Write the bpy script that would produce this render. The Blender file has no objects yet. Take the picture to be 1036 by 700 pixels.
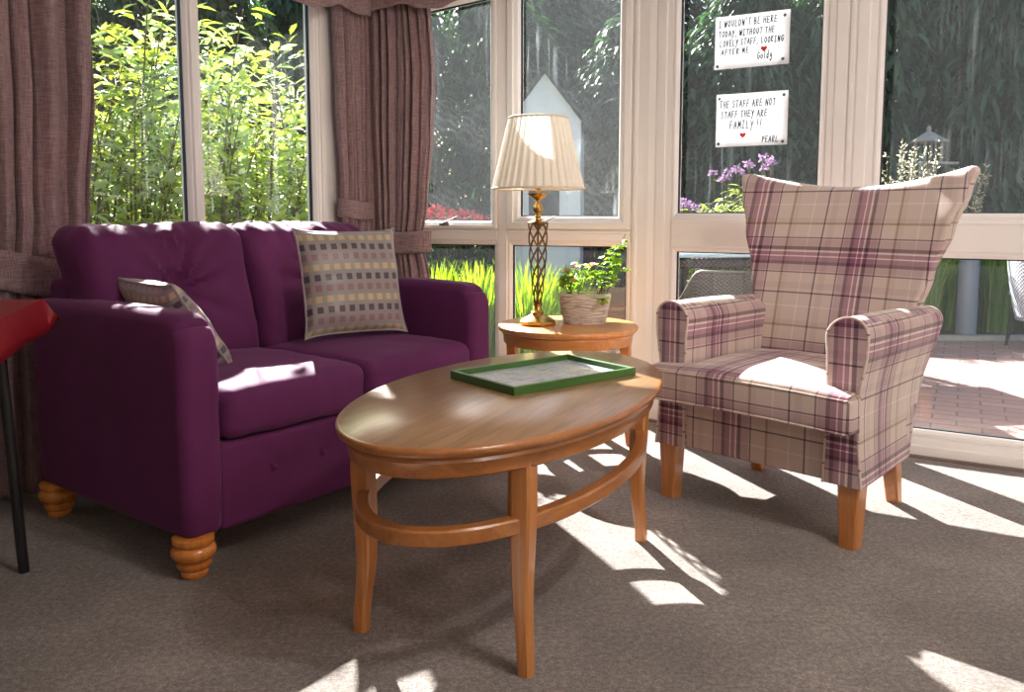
import bpy, bmesh, math, random
from mathutils import Vector, Matrix, noise

# ------------------------------------------------------------------ basics
C = bpy.context.scene
COL = C.collection
rnd = random.Random(7)
PI = math.pi
CAM_H, F, CX, CY = 0.95, 840.0, 518.0, 300.0
TILT = math.atan(85.0 / F)

def ground(px, py, z=0.0):
    """world point on the height z under a photo pixel (1036x700 frame)"""
    dx, dy = (px - CX) / F, -(py - CY) / F
    c, s = math.cos(TILT), math.sin(TILT)
    d = Vector((dx, c + dy * s, dy * c - s))
    t = (z - CAM_H) / d.z
    return Vector((d.x * t, d.y * t, z))

def at(px, py, Y):
    dx, dy = (px - CX) / F, -(py - CY) / F
    c, s = math.cos(TILT), math.sin(TILT)
    d = Vector((dx, c + dy * s, dy * c - s))
    t = Y / d.y
    return Vector((d.x * t, Y, CAM_H + d.z * t))

def smooth(a, b, x):
    t = max(0.0, min(1.0, (x - a) / (b - a)))
    return t * t * (3 - 2 * t)

def lerp(a, b, t):
    return a + (b - a) * t

def curve1(pts, x):
    """piecewise smooth interpolation through (x, y) pairs"""
    if x <= pts[0][0]:
        return pts[0][1]
    for (x0, y0), (x1, y1) in zip(pts, pts[1:]):
        if x <= x1:
            t = (x - x0) / (x1 - x0)
            return lerp(y0, y1, t * t * (3 - 2 * t))
    return pts[-1][1]

# ------------------------------------------------------------------ mesh builder
class MB:
    def __init__(self):
        self.v, self.f, self.uv = [], [], []
    def add(self, verts, faces, uvs=None):
        n = len(self.v)
        self.v.extend([tuple(p) for p in verts])
        for i, fc in enumerate(faces):
            self.f.append(tuple(n + k for k in fc))
            self.uv.append(uvs[i] if uvs else None)
        return n
    def box(self, c, s, rz=0.0, bev=0.0, m=None):
        x, y, z = s[0] / 2, s[1] / 2, s[2] / 2
        if bev > 0:
            b = min(bev, x * .9, y * .9, z * .9)
            vs, key = [], {}
            # 24-vertex chamfered box
            for sx in (-1, 1):
                for sy in (-1, 1):
                    for sz in (-1, 1):
                        for ax in range(3):
                            p = [sx * (x - b), sy * (y - b), sz * (z - b)]
                            p[ax] = (sx * x, sy * y, sz * z)[ax]
                            key[(sx, sy, sz, ax)] = len(vs)
                            vs.append(p)
            fs = []
            for ax in range(3):
                o = [(1, 2), (2, 0), (0, 1)][ax]
                for sg in (-1, 1):
                    q = []
                    for (a, bb) in ((-1, -1), (1, -1), (1, 1), (-1, 1)):
                        k = [0, 0, 0]
                        k[ax] = sg; k[o[0]] = a; k[o[1]] = bb
                        q.append(key[(k[0], k[1], k[2], ax)])
                    fs.append(q if sg > 0 else q[::-1])
                for a in (-1, 1):
                    for bb in (-1, 1):
                        k0 = [0, 0, 0]; k1 = [0, 0, 0]
                        k0[ax] = -1; k1[ax] = 1
                        for k in (k0, k1):
                            k[o[0]] = a; k[o[1]] = bb
                        q = [key[tuple(k0) + (o[0],)], key[tuple(k1) + (o[0],)], key[tuple(k1) + (o[1],)], key[tuple(k0) + (o[1],)]]
                        fs.append(q if a * bb < 0 else q[::-1])
            for sx in (-1, 1):
                for sy in (-1, 1):
                    for sz in (-1, 1):
                        q = [key[(sx, sy, sz, i)] for i in range(3)]
                        fs.append(q if sx * sy * sz > 0 else q[::-1])
        else:
            vs = [(sx * x, sy * y, sz * z) for sx in (-1, 1) for sy in (-1, 1) for sz in (-1, 1)]
            fs = [(0, 1, 3, 2), (4, 6, 7, 5), (0, 4, 5, 1), (2, 3, 7, 6), (0, 2, 6, 4), (1, 5, 7, 3)]
        cr, sr = math.cos(rz), math.sin(rz)
        out = []
        for p in vs:
            q = Vector((p[0] * cr - p[1] * sr, p[0] * sr + p[1] * cr, p[2]))
            if m is not None:
                q = m @ q
            out.append((q.x + c[0], q.y + c[1], q.z + c[2]))
        self.add(out, fs)
    def tube(self, path, rad, n=10, cap=True, flat=1.0, closed=False):
        path = [Vector(p) for p in path]
        N = len(path)
        rings = []
        up = None
        for i, p in enumerate(path):
            if closed:
                t = path[(i + 1) % N] - path[i - 1]
            else:
                t = path[min(i + 1, N - 1)] - path[max(i - 1, 0)]
            t.normalize()
            if up is None:
                up = Vector((0, 0, 1)) if abs(t.z) < .9 else Vector((1, 0, 0))
            a = t.cross(up)
            if a.length < 1e-6:
                a = t.orthogonal()
            a.normalize()
            b = a.cross(t).normalized()
            up = b
            r = rad[i] if isinstance(rad, (list, tuple)) else rad
            rings.append([p + a * (math.cos(2 * PI * k / n) * r) + b * (math.sin(2 * PI * k / n) * r * flat) for k in range(n)])
        vs = [q for ring in rings for q in ring]
        fs = []
        for i in range(N if closed else N - 1):
            j = (i + 1) % N
            for k in range(n):
                k2 = (k + 1) % n
                fs.append((i * n + k, i * n + k2, j * n + k2, j * n + k))
        if cap and not closed:
            fs.append(tuple(range(n))[::-1])
            fs.append(tuple((N - 1) * n + k for k in range(n)))
        self.add(vs, fs)
    def lathe(self, prof, c=(0, 0, 0), n=40, sx=1.0, sy=1.0, mod=None, closed=False):
        """prof: list of (radius, z)"""
        vs, fs = [], []
        for (r, z) in prof:
            for k in range(n):
                a = 2 * PI * k / n
                rr = r if mod is None else r * mod(a, z)
                vs.append((c[0] + rr * sx * math.cos(a), c[1] + rr * sy * math.sin(a), c[2] + z))
        m = len(prof)
        for i in range(m if closed else m - 1):
            j = (i + 1) % m
            for k in range(n):
                k2 = (k + 1) % n
                fs.append((i * n + k, i * n + k2, j * n + k2, j * n + k))
        if not closed:
            if prof[0][0] > 1e-5: fs.append(tuple(range(n))[::-1])
            if prof[-1][0] > 1e-5: fs.append(tuple((m - 1) * n + k for k in range(n)))
        self.add(vs, fs)
    def prism(self, poly, z0, z1, m=None):
        n = len(poly)
        vs = [(p[0], p[1], z0) for p in poly] + [(p[0], p[1], z1) for p in poly]
        if m is not None:
            vs = [tuple(m @ Vector(v)) for v in vs]
        fs = [tuple(range(n))[::-1], tuple(range(n, 2 * n))]
        for i in range(n):
            j = (i + 1) % n
            fs.append((i, j, n + j, n + i))
        self.add(vs, fs)
    def grid(self, fn, nu, nv, flip=False, uv=None):
        vs, fs, us = [], [], []
        for i in range(nu + 1):
            for j in range(nv + 1):
                vs.append(fn(i / nu, j / nv))
        for i in range(nu):
            for j in range(nv):
                a = i * (nv + 1) + j
                q = (a, a + nv + 1, a + nv + 2, a + 1)
                ij = ((i, j), (i + 1, j), (i + 1, j + 1), (i, j + 1))
                if flip:
                    q = q[::-1]; ij = ij[::-1]
                fs.append(q)
                if uv:
                    us.append([uv(p[0] / nu, p[1] / nv) for p in ij])
        self.add(vs, fs, us if uv else None)
    def rbox(self, lo, hi, r, step=.03, fn=None):
        """box with round edges, dense enough to bend with fn(Vector, unit normal)"""
        lo, hi = Vector(lo), Vector(hi)
        r = min(r, min((hi - lo)) / 2 - 1e-4)
        axes = []
        for a in range(3):
            L = hi[a] - lo[a]
            inner = L - 2 * r
            k = max(1, int(inner / step))
            kr = 4
            s = [lo[a] + r * (1 - math.tan((1 - i / kr) * PI / 4)) for i in range(kr)]
            s += [lo[a] + r + inner * i / k for i in range(k + 1)]
            s += [hi[a] - r * (1 - math.tan((i / kr) * PI / 4)) for i in range(1, kr + 1)]
            axes.append(s)
        key, vs, fs = {}, [], []
        def vid(i, j, k):
            if (i, j, k) in key:
                return key[(i, j, k)]
            p = Vector((axes[0][i], axes[1][j], axes[2][k]))
            q = Vector([max(lo[a] + r, min(hi[a] - r, p[a])) for a in range(3)])
            d = (p - q)
            nn = d.normalized() if d.length > 1e-9 else Vector((0, 0, 1))
            p = q + nn * r
            if fn: p = fn(p, nn)
            key[(i, j, k)] = len(vs)
            vs.append(p)
            return key[(i, j, k)]
        nx, ny, nz = [len(a) - 1 for a in axes]
        for k, fl in ((0, True), (nz, False)):
            for i in range(nx):
                for j in range(ny):
                    q = (vid(i, j, k), vid(i + 1, j, k), vid(i + 1, j + 1, k), vid(i, j + 1, k))
                    fs.append(q[::-1] if fl else q)
        for j, fl in ((0, False), (ny, True)):
            for i in range(nx):
                for k in range(nz):
                    q = (vid(i, j, k), vid(i + 1, j, k), vid(i + 1, j, k + 1), vid(i, j, k + 1))
                    fs.append(q[::-1] if fl else q)
        for i, fl in ((0, True), (nx, False)):
            for j in range(ny):
                for k in range(nz):
                    q = (vid(i, j, k), vid(i, j + 1, k), vid(i, j + 1, k + 1), vid(i, j, k + 1))
                    fs.append(q[::-1] if fl else q)
        self.add(vs, fs)
    def leaf(self, p, d, nrm, L, W, bend=.25, fold=.12):
        d = d.normalized()
        s = d.cross(nrm)
        if s.length < 1e-5: s = d.orthogonal()
        s.normalize()
        n = s.cross(d).normalized()
        vs = [p]
        for t, w in ((.3, .8), (.65, .85)):
            c = p + d * (L * t) - n * (bend * L * t * t)
            vs += [c - s * (W * w * .5) + n * (fold * W), c, c + s * (W * w * .5) + n * (fold * W)]
        vs.append(p + d * L - n * (bend * L))
        self.add(vs, [(0, 2, 1), (0, 3, 2), (1, 2, 5, 4), (2, 3, 6, 5), (4, 5, 7), (5, 6, 7)])
    def build(self, name, mat, parent=None, smoothed=True, boxuv=None, angle=40, solid=0, sub=0):
        me = bpy.data.meshes.new(name)
        me.from_pydata(self.v, [], self.f)
        if any(u is not None for u in self.uv):
            lay = me.uv_layers.new(name='UVMap')
            li = 0
            for fc, u in zip(self.f, self.uv):
                for k in range(len(fc)):
                    lay.data[li].uv = u[k] if u else (0, 0)
                    li += 1
        elif boxuv is not None:
            lay = me.uv_layers.new(name='UVMap')
            for poly in me.polygons:
                for li in poly.loop_indices:
                    p = me.vertices[me.loops[li].vertex_index].co
                    lay.data[li].uv = boxuv(p, poly.normal)
        me.materials.append(mat)
        ob = bpy.data.objects.new(name, me)
        COL.objects.link(ob)
        if parent is not None:
            ob.parent = parent
        if smoothed:
            me.polygons.foreach_set('use_smooth', [True] * len(me.polygons))
            try:
                me.set_sharp_from_angle(angle=math.radians(angle))
            except Exception:
                pass
        if solid:
            m = ob.modifiers.new('Solidify', 'SOLIDIFY'); m.thickness = solid; m.offset = 0
        if sub:
            m = ob.modifiers.new('Subdivision', 'SUBSURF'); m.levels = sub; m.render_levels = sub
        return ob

def tag(o, label=None, cat=None, group=None, kind=None):
    if label: o['label'] = label
    if cat: o['category'] = cat
    if group: o['group'] = group
    if kind: o['kind'] = kind
    return o

def thing(name, loc, rz, label, cat, group=None, kind=None):
    o = bpy.data.objects.new(name, None)
    o.empty_display_size = .1
    COL.objects.link(o)
    o.location = loc
    o.rotation_euler = (0, 0, rz)
    return tag(o, label, cat, group, kind or 'thing')

def copy_tree(o, parent=None):
    c = o.copy()
    COL.objects.link(c)
    c.parent = parent
    for ch in list(o.children):
        copy_tree(ch, c)
    return c

# ------------------------------------------------------------------ node helpers
def new_mat(name):
    m = bpy.data.materials.new(name)
    m.use_nodes = True
    nt = m.node_tree
    for n in list(nt.nodes):
        nt.nodes.remove(n)
    out = nt.nodes.new('ShaderNodeOutputMaterial')
    return m, nt, out

class NT:
    """short hand for node expressions"""
    def __init__(self, nt):
        self.nt = nt
    def n(self, t, **kw):
        nd = self.nt.nodes.new(t)
        for k, v in kw.items():
            setattr(nd, k, v)
        return nd
    def put(self, sock, val):
        if isinstance(val, bpy.types.NodeSocket):
            self.nt.links.new(val, sock)
        elif val is not None:
            if hasattr(sock, 'default_value'):
                if isinstance(val, (tuple, list)) and len(val) == 3 and sock.type == 'RGBA':
                    val = (*val, 1)
                sock.default_value = val
    def math(self, op, a, b=None, c=None, clamp=False):
        nd = self.n('ShaderNodeMath', operation=op, use_clamp=clamp)
        self.put(nd.inputs[0], a)
        if b is not None: self.put(nd.inputs[1], b)
        if c is not None: self.put(nd.inputs[2], c)
        return nd.outputs[0]
    def mix(self, fac, a, b, blend='MIX'):
        nd = self.n('ShaderNodeMix', data_type='RGBA', blend_type=blend)
        self.put(nd.inputs[0], fac); self.put(nd.inputs[6], a); self.put(nd.inputs[7], b)
        return nd.outputs[2]
    def coord(self, kind='Object', scale=(1, 1, 1), rot=(0, 0, 0), loc=(0, 0, 0)):
        tc = self.n('ShaderNodeTexCoord')
        mp = self.n('ShaderNodeMapping')
        self.nt.links.new(tc.outputs[kind], mp.inputs[0])
        mp.inputs['Scale'].default_value = scale
        mp.inputs['Rotation'].default_value = rot
        mp.inputs['Location'].default_value = loc
        return mp.outputs[0]
    def noise(self, vec, scale=5, detail=3, rough=.5, dist=0):
        nd = self.n('ShaderNodeTexNoise')
        if vec is not None: self.put(nd.inputs['Vector'], vec)
        nd.inputs['Scale'].default_value = scale
        nd.inputs['Detail'].default_value = detail
        nd.inputs['Roughness'].default_value = rough
        nd.inputs['Distortion'].default_value = dist
        return nd.outputs['Fac']
    def ramp(self, fac, stops):
        nd = self.n('ShaderNodeValToRGB')
        self.put(nd.inputs[0], fac)
        el = nd.color_ramp.elements
        while len(el) < len(stops): el.new(.5)
        for e, (p, c) in zip(el, stops):
            e.position = p
            e.color = (*c, 1) if len(c) == 3 else c
        return nd.outputs[0]
    def bump(self, h, strength=.3, dist=.005):
        nd = self.n('ShaderNodeBump')
        nd.inputs['Strength'].default_value = strength
        nd.inputs['Distance'].default_value = dist
        self.put(nd.inputs['Height'], h)
        return nd.outputs[0]
    def bsdf(self, color, rough=.5, normal=None, **kw):
        nd = self.n('ShaderNodeBsdfPrincipled')
        self.put(nd.inputs['Base Color'], color)
        self.put(nd.inputs['Roughness'], rough)
        if normal is not None: self.put(nd.inputs['Normal'], normal)
        for k, v in kw.items():
            self.put(nd.inputs[k.replace('_', ' ')], v)
        return nd.outputs[0]
    def sep(self, vec):
        nd = self.n('ShaderNodeSeparateXYZ')
        self.put(nd.inputs[0], vec)
        return nd.outputs

def lin(r, g, b):
    f = lambda c: (c / 255 / 12.92) if c / 255 <= .04045 else ((c / 255 + .055) / 1.055) ** 2.4
    return (f(r), f(g), f(b))

def plain(name, col, rough=.5, var=.12, vscale=20, bump=0, bscale=200, **kw):
    m, nt, out = new_mat(name)
    N = NT(nt)
    co = N.coord('Object')
    v = N.noise(co, vscale, 4)
    c = N.mix(v, tuple(x * (1 - var) for x in col), tuple(min(1, x * (1 + var)) for x in col))
    nr = None
    if bump:
        nr = N.bump(N.noise(co, bscale, 2), bump, .004)
    nt.links.new(N.bsdf(c, rough, nr, **kw), out.inputs[0])
    return m

def wood_mat(name, dark, light, rough=.3, axis=0, scale=1.0, coat=.25, grain=1.0):
    m, nt, out = new_mat(name)
    N = NT(nt)
    s = [14 * scale] * 3
    s[axis] = 1.3 * scale
    co = N.coord('Object', tuple(s))
    a = N.noise(co, 2.2, 6, .6, 1.2)
    s2 = [150 * scale] * 3
    s2[axis] = 5 * scale
    co2 = N.coord('Object', tuple(s2))
    b = N.noise(co2, 1.5, 3, .6)
    fac = N.math('ADD', N.math('MULTIPLY', a, .75), N.math('MULTIPLY', b, .35 * grain))
    c = N.ramp(fac, [(.28, dark), (.52, tuple((x + y) / 2 for x, y in zip(dark, light))), (.75, light)])
    nr = N.bump(b, .06 * grain, .002)
    nt.links.new(N.bsdf(c, rough, nr, Coat_Weight=coat, Coat_Roughness=.2), out.inputs[0])
    return m

def fabric(name, col, col2, sheen=.4, tint=(1, 1, 1), wscale=900, rough=.85, bump=.15, uvscale=None, trans=0.0):
    m, nt, out = new_mat(name)
    N = NT(nt)
    co = N.coord('Object')
    big = N.noise(co, 9, 3)
    fine = N.noise(co, wscale, 2)
    c = N.mix(N.math('ADD', N.math('MULTIPLY', big, .6), N.math('MULTIPLY', fine, .5), clamp=True), col, col2)
    nr = N.bump(fine, bump, .002)
    b = N.bsdf(c, rough, nr, Sheen_Weight=sheen, Sheen_Roughness=.45, Sheen_Tint=(*tint, 1), Specular_IOR_Level=.18)
    if trans:
        t = N.n('ShaderNodeBsdfTranslucent'); N.put(t.inputs[0], c)
        mx = N.n('ShaderNodeMixShader'); mx.inputs[0].default_value = trans
        nt.links.new(b, mx.inputs[1]); nt.links.new(t.outputs[0], mx.inputs[2]); b = mx.outputs[0]
    nt.links.new(b, out.inputs[0])
    return m

def leaf_mat(name, c1, c2, trans=.5, rough=.45, tmul=(1.5, 1.7, .7)):
    m, nt, out = new_mat(name)
    N = NT(nt)
    g = N.n('ShaderNodeNewGeometry')
    c = N.mix(g.outputs['Random Per Island'], c1, c2)
    b = N.bsdf(c, rough)
    t = N.n('ShaderNodeBsdfTranslucent')
    N.put(t.inputs[0], N.mix(1.0, c, tmul, 'MULTIPLY'))
    mx = N.n('ShaderNodeMixShader'); mx.inputs[0].default_value = trans
    nt.links.new(b, mx.inputs[1]); nt.links.new(t.outputs[0], mx.inputs[2])
    nt.links.new(mx.outputs[0], out.inputs[0])
    return m

M = {}
# ------------------------------------------------------------------ materials
def carpet_mat():
    m, nt, out = new_mat('carpet')
    N = NT(nt)
    co = N.coord('Object')
    big = N.noise(co, 2.2, 4, .6)
    mid = N.noise(co, 70, 3, .7)
    fine = N.noise(co, 190, 3, .9)
    fac = N.math('ADD', N.math('MULTIPLY', big, .25), N.math('ADD', N.math('MULTIPLY', mid, .3), N.math('MULTIPLY', fine, .45)))
    c = N.ramp(fac, [(.36, (.045, .035, .03)), (.5, (.21, .17, .151)), (.63, (.52, .44, .40))])
    nr = N.bump(N.math('ADD', N.math('MULTIPLY', mid, .4), fine), .9, .008)
    nt.links.new(N.bsdf(c, .95, nr, Sheen_Weight=.25, Sheen_Roughness=.5), out.inputs[0])
    return m

def tartan_mat():
    m, nt, out = new_mat('tartan_wool')
    N = NT(nt)
    tc = N.n('ShaderNodeUVMap')
    sp = N.sep(tc.outputs[0])
    base = lin(208, 192, 182)
    mauve, dark, navy, olive, white = lin(152, 100, 122), lin(92, 48, 74), lin(72, 48, 74), lin(150, 130, 98), lin(232, 220, 214)
    bands = [(-.170, .014, dark, .9), (-.120, .07, mauve, .5), (-.078, .032, dark, 1), (-.035, .056, mauve, 1), (-.012, .012, white, .9),
             (.012, .036, mauve, 1), (.034, .010, white, .8), (.066, .034, dark, 1), (.118, .07, mauve, .5), (.168, .014, dark, .9),
             (.310, .022, olive, .95), (.345, .040, olive, .2), (-.37, .014, navy, 1), (.50, .012, white, .7), (-.30, .06, mauve, .2)]
    col = None
    def family(s):
        fr = N.math('SUBTRACT', N.math('FRACT', N.math('ADD', N.math('DIVIDE', s, .38), .5)), .5)
        res = base
        for c0, w, colr, al in bands:
            d = N.math('ABSOLUTE', N.math('SUBTRACT', fr, c0))
            if c0 > .45:
                d = N.math('MINIMUM', d, N.math('ABSOLUTE', N.math('SUBTRACT', fr, c0 - 1)))
            k = N.math('MULTIPLY', N.math('LESS_THAN', d, w / 2), al)
            res = N.mix(k, res, colr)
        return res
    a, b = family(sp[0]), family(sp[1])
    # twill: warp and weft threads alternate
    wv = N.math('FRACT', N.math('MULTIPLY', N.math('ADD', sp[0], sp[1]), 260))
    c = N.mix(N.math('ADD', N.math('MULTIPLY', N.math('GREATER_THAN', wv, .5), .2), .4), a, b)
    dk = N.mix(1.0, N.mix(1.0, a, b, 'MULTIPLY'), (1.75, 1.95, 2.15), 'MULTIPLY')
    c = N.mix(.5, c, dk)
    co = N.coord('Object')
    fn = N.noise(co, 700, 2)
    c = N.mix(.18, c, N.mix(fn, (.2, .2, .2), (1, 1, 1)), 'MULTIPLY')
    nr = N.bump(N.math('ADD', wv, fn), .12, .0015)
    nt.links.new(N.bsdf(c, .9, nr, Sheen_Weight=.25, Sheen_Roughness=.5), out.inputs[0])
    return m

def square_mat():
    """grey green cloth with rows of small squares: dark, mauve, cream"""
    m, nt, out = new_mat('squares_cloth')
    N = NT(nt)
    tc = N.n('ShaderNodeUVMap')
    sp = N.sep(tc.outputs[0])
    u = N.math('MULTIPLY', sp[0], 10.0)
    v = N.math('MULTIPLY', sp[1], 10.0)
    fu, fv = N.math('FRACT', u), N.math('FRACT', v)
    inu = N.math('MULTIPLY', N.math('GREATER_THAN', fu, .2), N.math('LESS_THAN', fu, .76))
    inv = N.math('MULTIPLY', N.math('GREATER_THAN', fv, .2), N.math('LESS_THAN', fv, .80))
    row = N.math('MODULO', N.math('FLOOR', v), 3.0)
    sq = N.mix(N.math('GREATER_THAN', row, .5), lin(196, 172, 140), lin(140, 104, 112))
    sq = N.mix(N.math('GREATER_THAN', row, 1.5), sq, lin(74, 56, 70))
    base = N.mix(N.math('MULTIPLY', N.math('LESS_THAN', row, .5), inv), lin(148, 139, 136), lin(158, 148, 126))
    c = N.mix(N.math('MULTIPLY', inu, inv), base, sq)
    fn = N.noise(N.coord('Object'), 600, 2)
    c = N.mix(.25, c, N.mix(fn, (.3, .3, .3), (1, 1, 1)), 'MULTIPLY')
    nt.links.new(N.bsdf(c, .42, N.bump(fn, .1, .001), Sheen_Weight=.3), out.inputs[0])
    return m

def glass_mat(name, haze, smear, seed, tint=(.97, .985, .98), arcs=0.0):
    m, nt, out = new_mat(name)
    N = NT(nt)
    lw = N.n('ShaderNodeLayerWeight'); lw.inputs[0].default_value = .5
    fac = N.math('ADD', N.math('MULTIPLY', N.math('POWER', lw.outputs['Facing'], 4.0), .55), .03)
    tr = N.n('ShaderNodeBsdfTransparent'); N.put(tr.inputs[0], (*tint, 1))
    gl = N.n('ShaderNodeBsdfGlossy'); gl.inputs['Roughness'].default_value = .015
    mx = N.n('ShaderNodeMixShader')
    N.put(mx.inputs[0], fac)
    nt.links.new(tr.outputs[0], mx.inputs[1]); nt.links.new(gl.outputs[0], mx.inputs[2])
    # wiped smears and dried runs
    co = N.coord('Object', (1, 1, 1), (0, 0, 0), (seed, seed * .7, seed * 1.3))
    warp = N.noise(co, 2.0, 2)
    sp = N.sep(co)
    run = N.n('ShaderNodeCombineXYZ')
    N.put(run.inputs[0], N.math('MULTIPLY', sp[0], 60)); N.put(run.inputs[2], N.math('MULTIPLY', sp[2], 1.6))
    r1 = N.noise(run.outputs[0], 1.0, 3, .6, .6)
    arc = N.n('ShaderNodeTexWave', wave_type='RINGS', rings_direction='Y')
    N.put(arc.inputs['Vector'], co)
    arc.inputs['Scale'].default_value = 9; arc.inputs['Distortion'].default_value = 9; arc.inputs['Detail'].default_value = 2
    arc.inputs['Detail Scale'].default_value = 1.2
    patch = N.ramp(N.noise(co, 3.2, 2), [(.48, (0, 0, 0)), (.68, (1, 1, 1))])
    patch2 = N.ramp(N.noise(co, 2.6, 2, .5, .3), [(.5, (0, 0, 0)), (.66, (1, 1, 1))])
    s1 = N.math('MULTIPLY', N.ramp(r1, [(.52, (0, 0, 0)), (.75, (1, 1, 1))]), patch2)
    s2 = N.math('MULTIPLY', N.ramp(arc.outputs['Fac'], [(.3, (.15, .15, .15)), (1, (.8, .8, .8))]), N.math('MULTIPLY', patch, arcs))
    spk = N.ramp(N.noise(co, 130, 1), [(.72, (0, 0, 0)), (.8, (1, 1, 1))])
    dirt = N.math('ADD', N.math('MULTIPLY', N.math('MAXIMUM', s1, s2), smear), N.math('ADD', N.math('MULTIPLY', spk, smear * .5), haze))
    df = N.n('ShaderNodeBsdfDiffuse'); N.put(df.inputs[0], (.75, .8, .85, 1))
    tl = N.n('ShaderNodeBsdfTranslucent'); N.put(tl.inputs[0], (.75, .8, .85, 1))
    ad = N.n('ShaderNodeMixShader'); ad.inputs[0].default_value = .5
    nt.links.new(df.outputs[0], ad.inputs[1]); nt.links.new(tl.outputs[0], ad.inputs[2])
    m2 = N.n('ShaderNodeMixShader')
    N.put(m2.inputs[0], N.math('MINIMUM', dirt, .6))
    nt.links.new(mx.outputs[0], m2.inputs[1]); nt.links.new(ad.outputs[0], m2.inputs[2])
    nt.links.new(m2.outputs[0], out.inputs[0])
    return m

def paver_mat():
    m, nt, out = new_mat('brick_pavers')
    N = NT(nt)
    co = N.coord('Object', (1, 1, 1), (0, 0, .5))
    br = N.n('ShaderNodeTexBrick')
    N.put(br.inputs['Vector'], co)
    br.inputs['Scale'].default_value = 1.0
    br.inputs['Brick Width'].default_value = .21
    br.inputs['Row Height'].default_value = .105
    br.inputs['Mortar Size'].default_value = .005
    N.put(br.inputs['Color1'], lin(172, 138, 129)); N.put(br.inputs['Color2'], lin(154, 121, 114)); N.put(br.inputs['Mortar'], lin(122, 98, 91))
    moss = N.ramp(N.noise(co, 1.1, 5, .65), [(.55, (0, 0, 0)), (.72, (1, 1, 1))])
    c = N.mix(N.math('MULTIPLY', moss, .35), br.outputs[0], lin(140, 132, 62))
    c = N.mix(N.noise(co, 30, 4), c, N.mix(1.0, c, (.7, .7, .7), 'MULTIPLY'))
    nt.links.new(N.bsdf(c, .9, N.bump(br.outputs['Fac'], -.3, .004)), out.inputs[0])
    return m

def picture_mat():
    m, nt, out = new_mat('soft_painting')
    N = NT(nt)
    co = N.coord('Object', (14, 26, 1))
    a = N.noise(co, 1.0, 4, .7, 1.5)
    b = N.noise(N.coord('Object', (20, 34, 1), (0, 0, .3), (3, 5, 0)), 1.2, 4, .7, 1.0)
    big = N.noise(N.coord('Object', (5, 5, 1), (0, 0, 0), (1, 2, 0)), 1.0, 2)
    c1 = N.ramp(a, [(.25, lin(60, 60, 80)), (.42, lin(150, 160, 180)), (.55, lin(200, 205, 210)), (.7, lin(190, 160, 140))])
    c2 = N.ramp(b, [(.3, lin(96, 92, 90)), (.45, lin(150, 176, 186)), (.6, lin(206, 190, 170)), (.75, lin(180, 110, 80))])
    c = N.mix(N.ramp(big, [(.4, (0, 0, 0)), (.6, (1, 1, 1))]), c1, c2)
    nt.links.new(N.bsdf(c, .35, None, Coat_Weight=.3), out.inputs[0])
    return m

def weave_mat(name, c1, c2, sc=90):
    m, nt, out = new_mat(name)
    N = NT(nt)
    tc = N.n('ShaderNodeUVMap')
    ch = N.n('ShaderNodeTexChecker')
    N.put(ch.inputs[0], tc.outputs[0]); N.put(ch.inputs[1], c1); N.put(ch.inputs[2], c2); ch.inputs[3].default_value = sc
    sp = N.sep(tc.outputs[0])
    w = N.math('MULTIPLY', N.math('SINE', N.math('MULTIPLY', sp[0], sc * PI)), N.math('SINE', N.math('MULTIPLY', sp[1], sc * PI)))
    nt.links.new(N.bsdf(ch.outputs[0], .5, N.bump(w, .5, .004)), out.inputs[0])
    return m

def curtain_mat():
    m, nt, out = new_mat('curtain_weave')
    N = NT(nt)
    co = N.coord('Object')
    v1 = N.noise(N.coord('Object', (500, 500, 18)), 1, 2)
    v2 = N.noise(N.coord('Object', (22, 22, 500)), 1, 2)
    f = N.math('ADD', N.math('MULTIPLY', v1, .5), N.math('MULTIPLY', v2, .5))
    c = N.ramp(f, [(.34, lin(112, 86, 92)), (.5, lin(152, 124, 126)), (.66, lin(184, 158, 154))])
    b = N.bsdf(c, .85, N.bump(f, .25, .002), Sheen_Weight=.25)
    t = N.n('ShaderNodeBsdfTranslucent'); N.put(t.inputs[0], N.mix(1.0, c, (1, .8, .75), 'MULTIPLY'))
    mx = N.n('ShaderNodeMixShader'); mx.inputs[0].default_value = .2
    nt.links.new(b, mx.inputs[1]); nt.links.new(t.outputs[0], mx.inputs[2])
    nt.links.new(mx.outputs[0], out.inputs[0])
    return m

def basket_mat():
    m, nt, out = new_mat('whitewashed_wicker')
    N = NT(nt)
    co = N.coord('Object')
    v = N.noise(N.coord('Object', (18, 18, 160)), 1, 3, .7)
    c = N.ramp(v, [(.35, lin(150, 138, 122)), (.55, lin(208, 198, 184)), (.75, lin(236, 230, 220))])
    nt.links.new(N.bsdf(c, .8, N.bump(v, .4, .003)), out.inputs[0])
    return m

def shade_mat():
    m, nt, out = new_mat('pleated_shade_cloth')
    N = NT(nt)
    co = N.coord('Object')
    c = N.mix(N.noise(co, 60, 3), lin(244, 238, 228), lin(252, 248, 240))
    b = N.bsdf(c, .7)
    t = N.n('ShaderNodeBsdfTranslucent'); N.put(t.inputs[0], lin(252, 246, 234))
    mx = N.n('ShaderNodeMixShader'); mx.inputs[0].default_value = .27
    nt.links.new(b, mx.inputs[1]); nt.links.new(t.outputs[0], mx.inputs[2])
    nt.links.new(mx.outputs[0], out.inputs[0])
    return m

def paper_mat():
    m, nt, out = new_mat('paper')
    N = NT(nt)
    c = N.mix(N.noise(N.coord('Object'), 12, 2), (.86, .87, .89), (.90, .91, .93))
    b = N.bsdf(c, .7)
    t = N.n('ShaderNodeBsdfTranslucent'); N.put(t.inputs[0], c)
    mx = N.n('ShaderNodeMixShader'); mx.inputs[0].default_value = .4
    nt.links.new(b, mx.inputs[1]); nt.links.new(t.outputs[0], mx.inputs[2])
    nt.links.new(mx.outputs[0], out.inputs[0])
    return m

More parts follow.
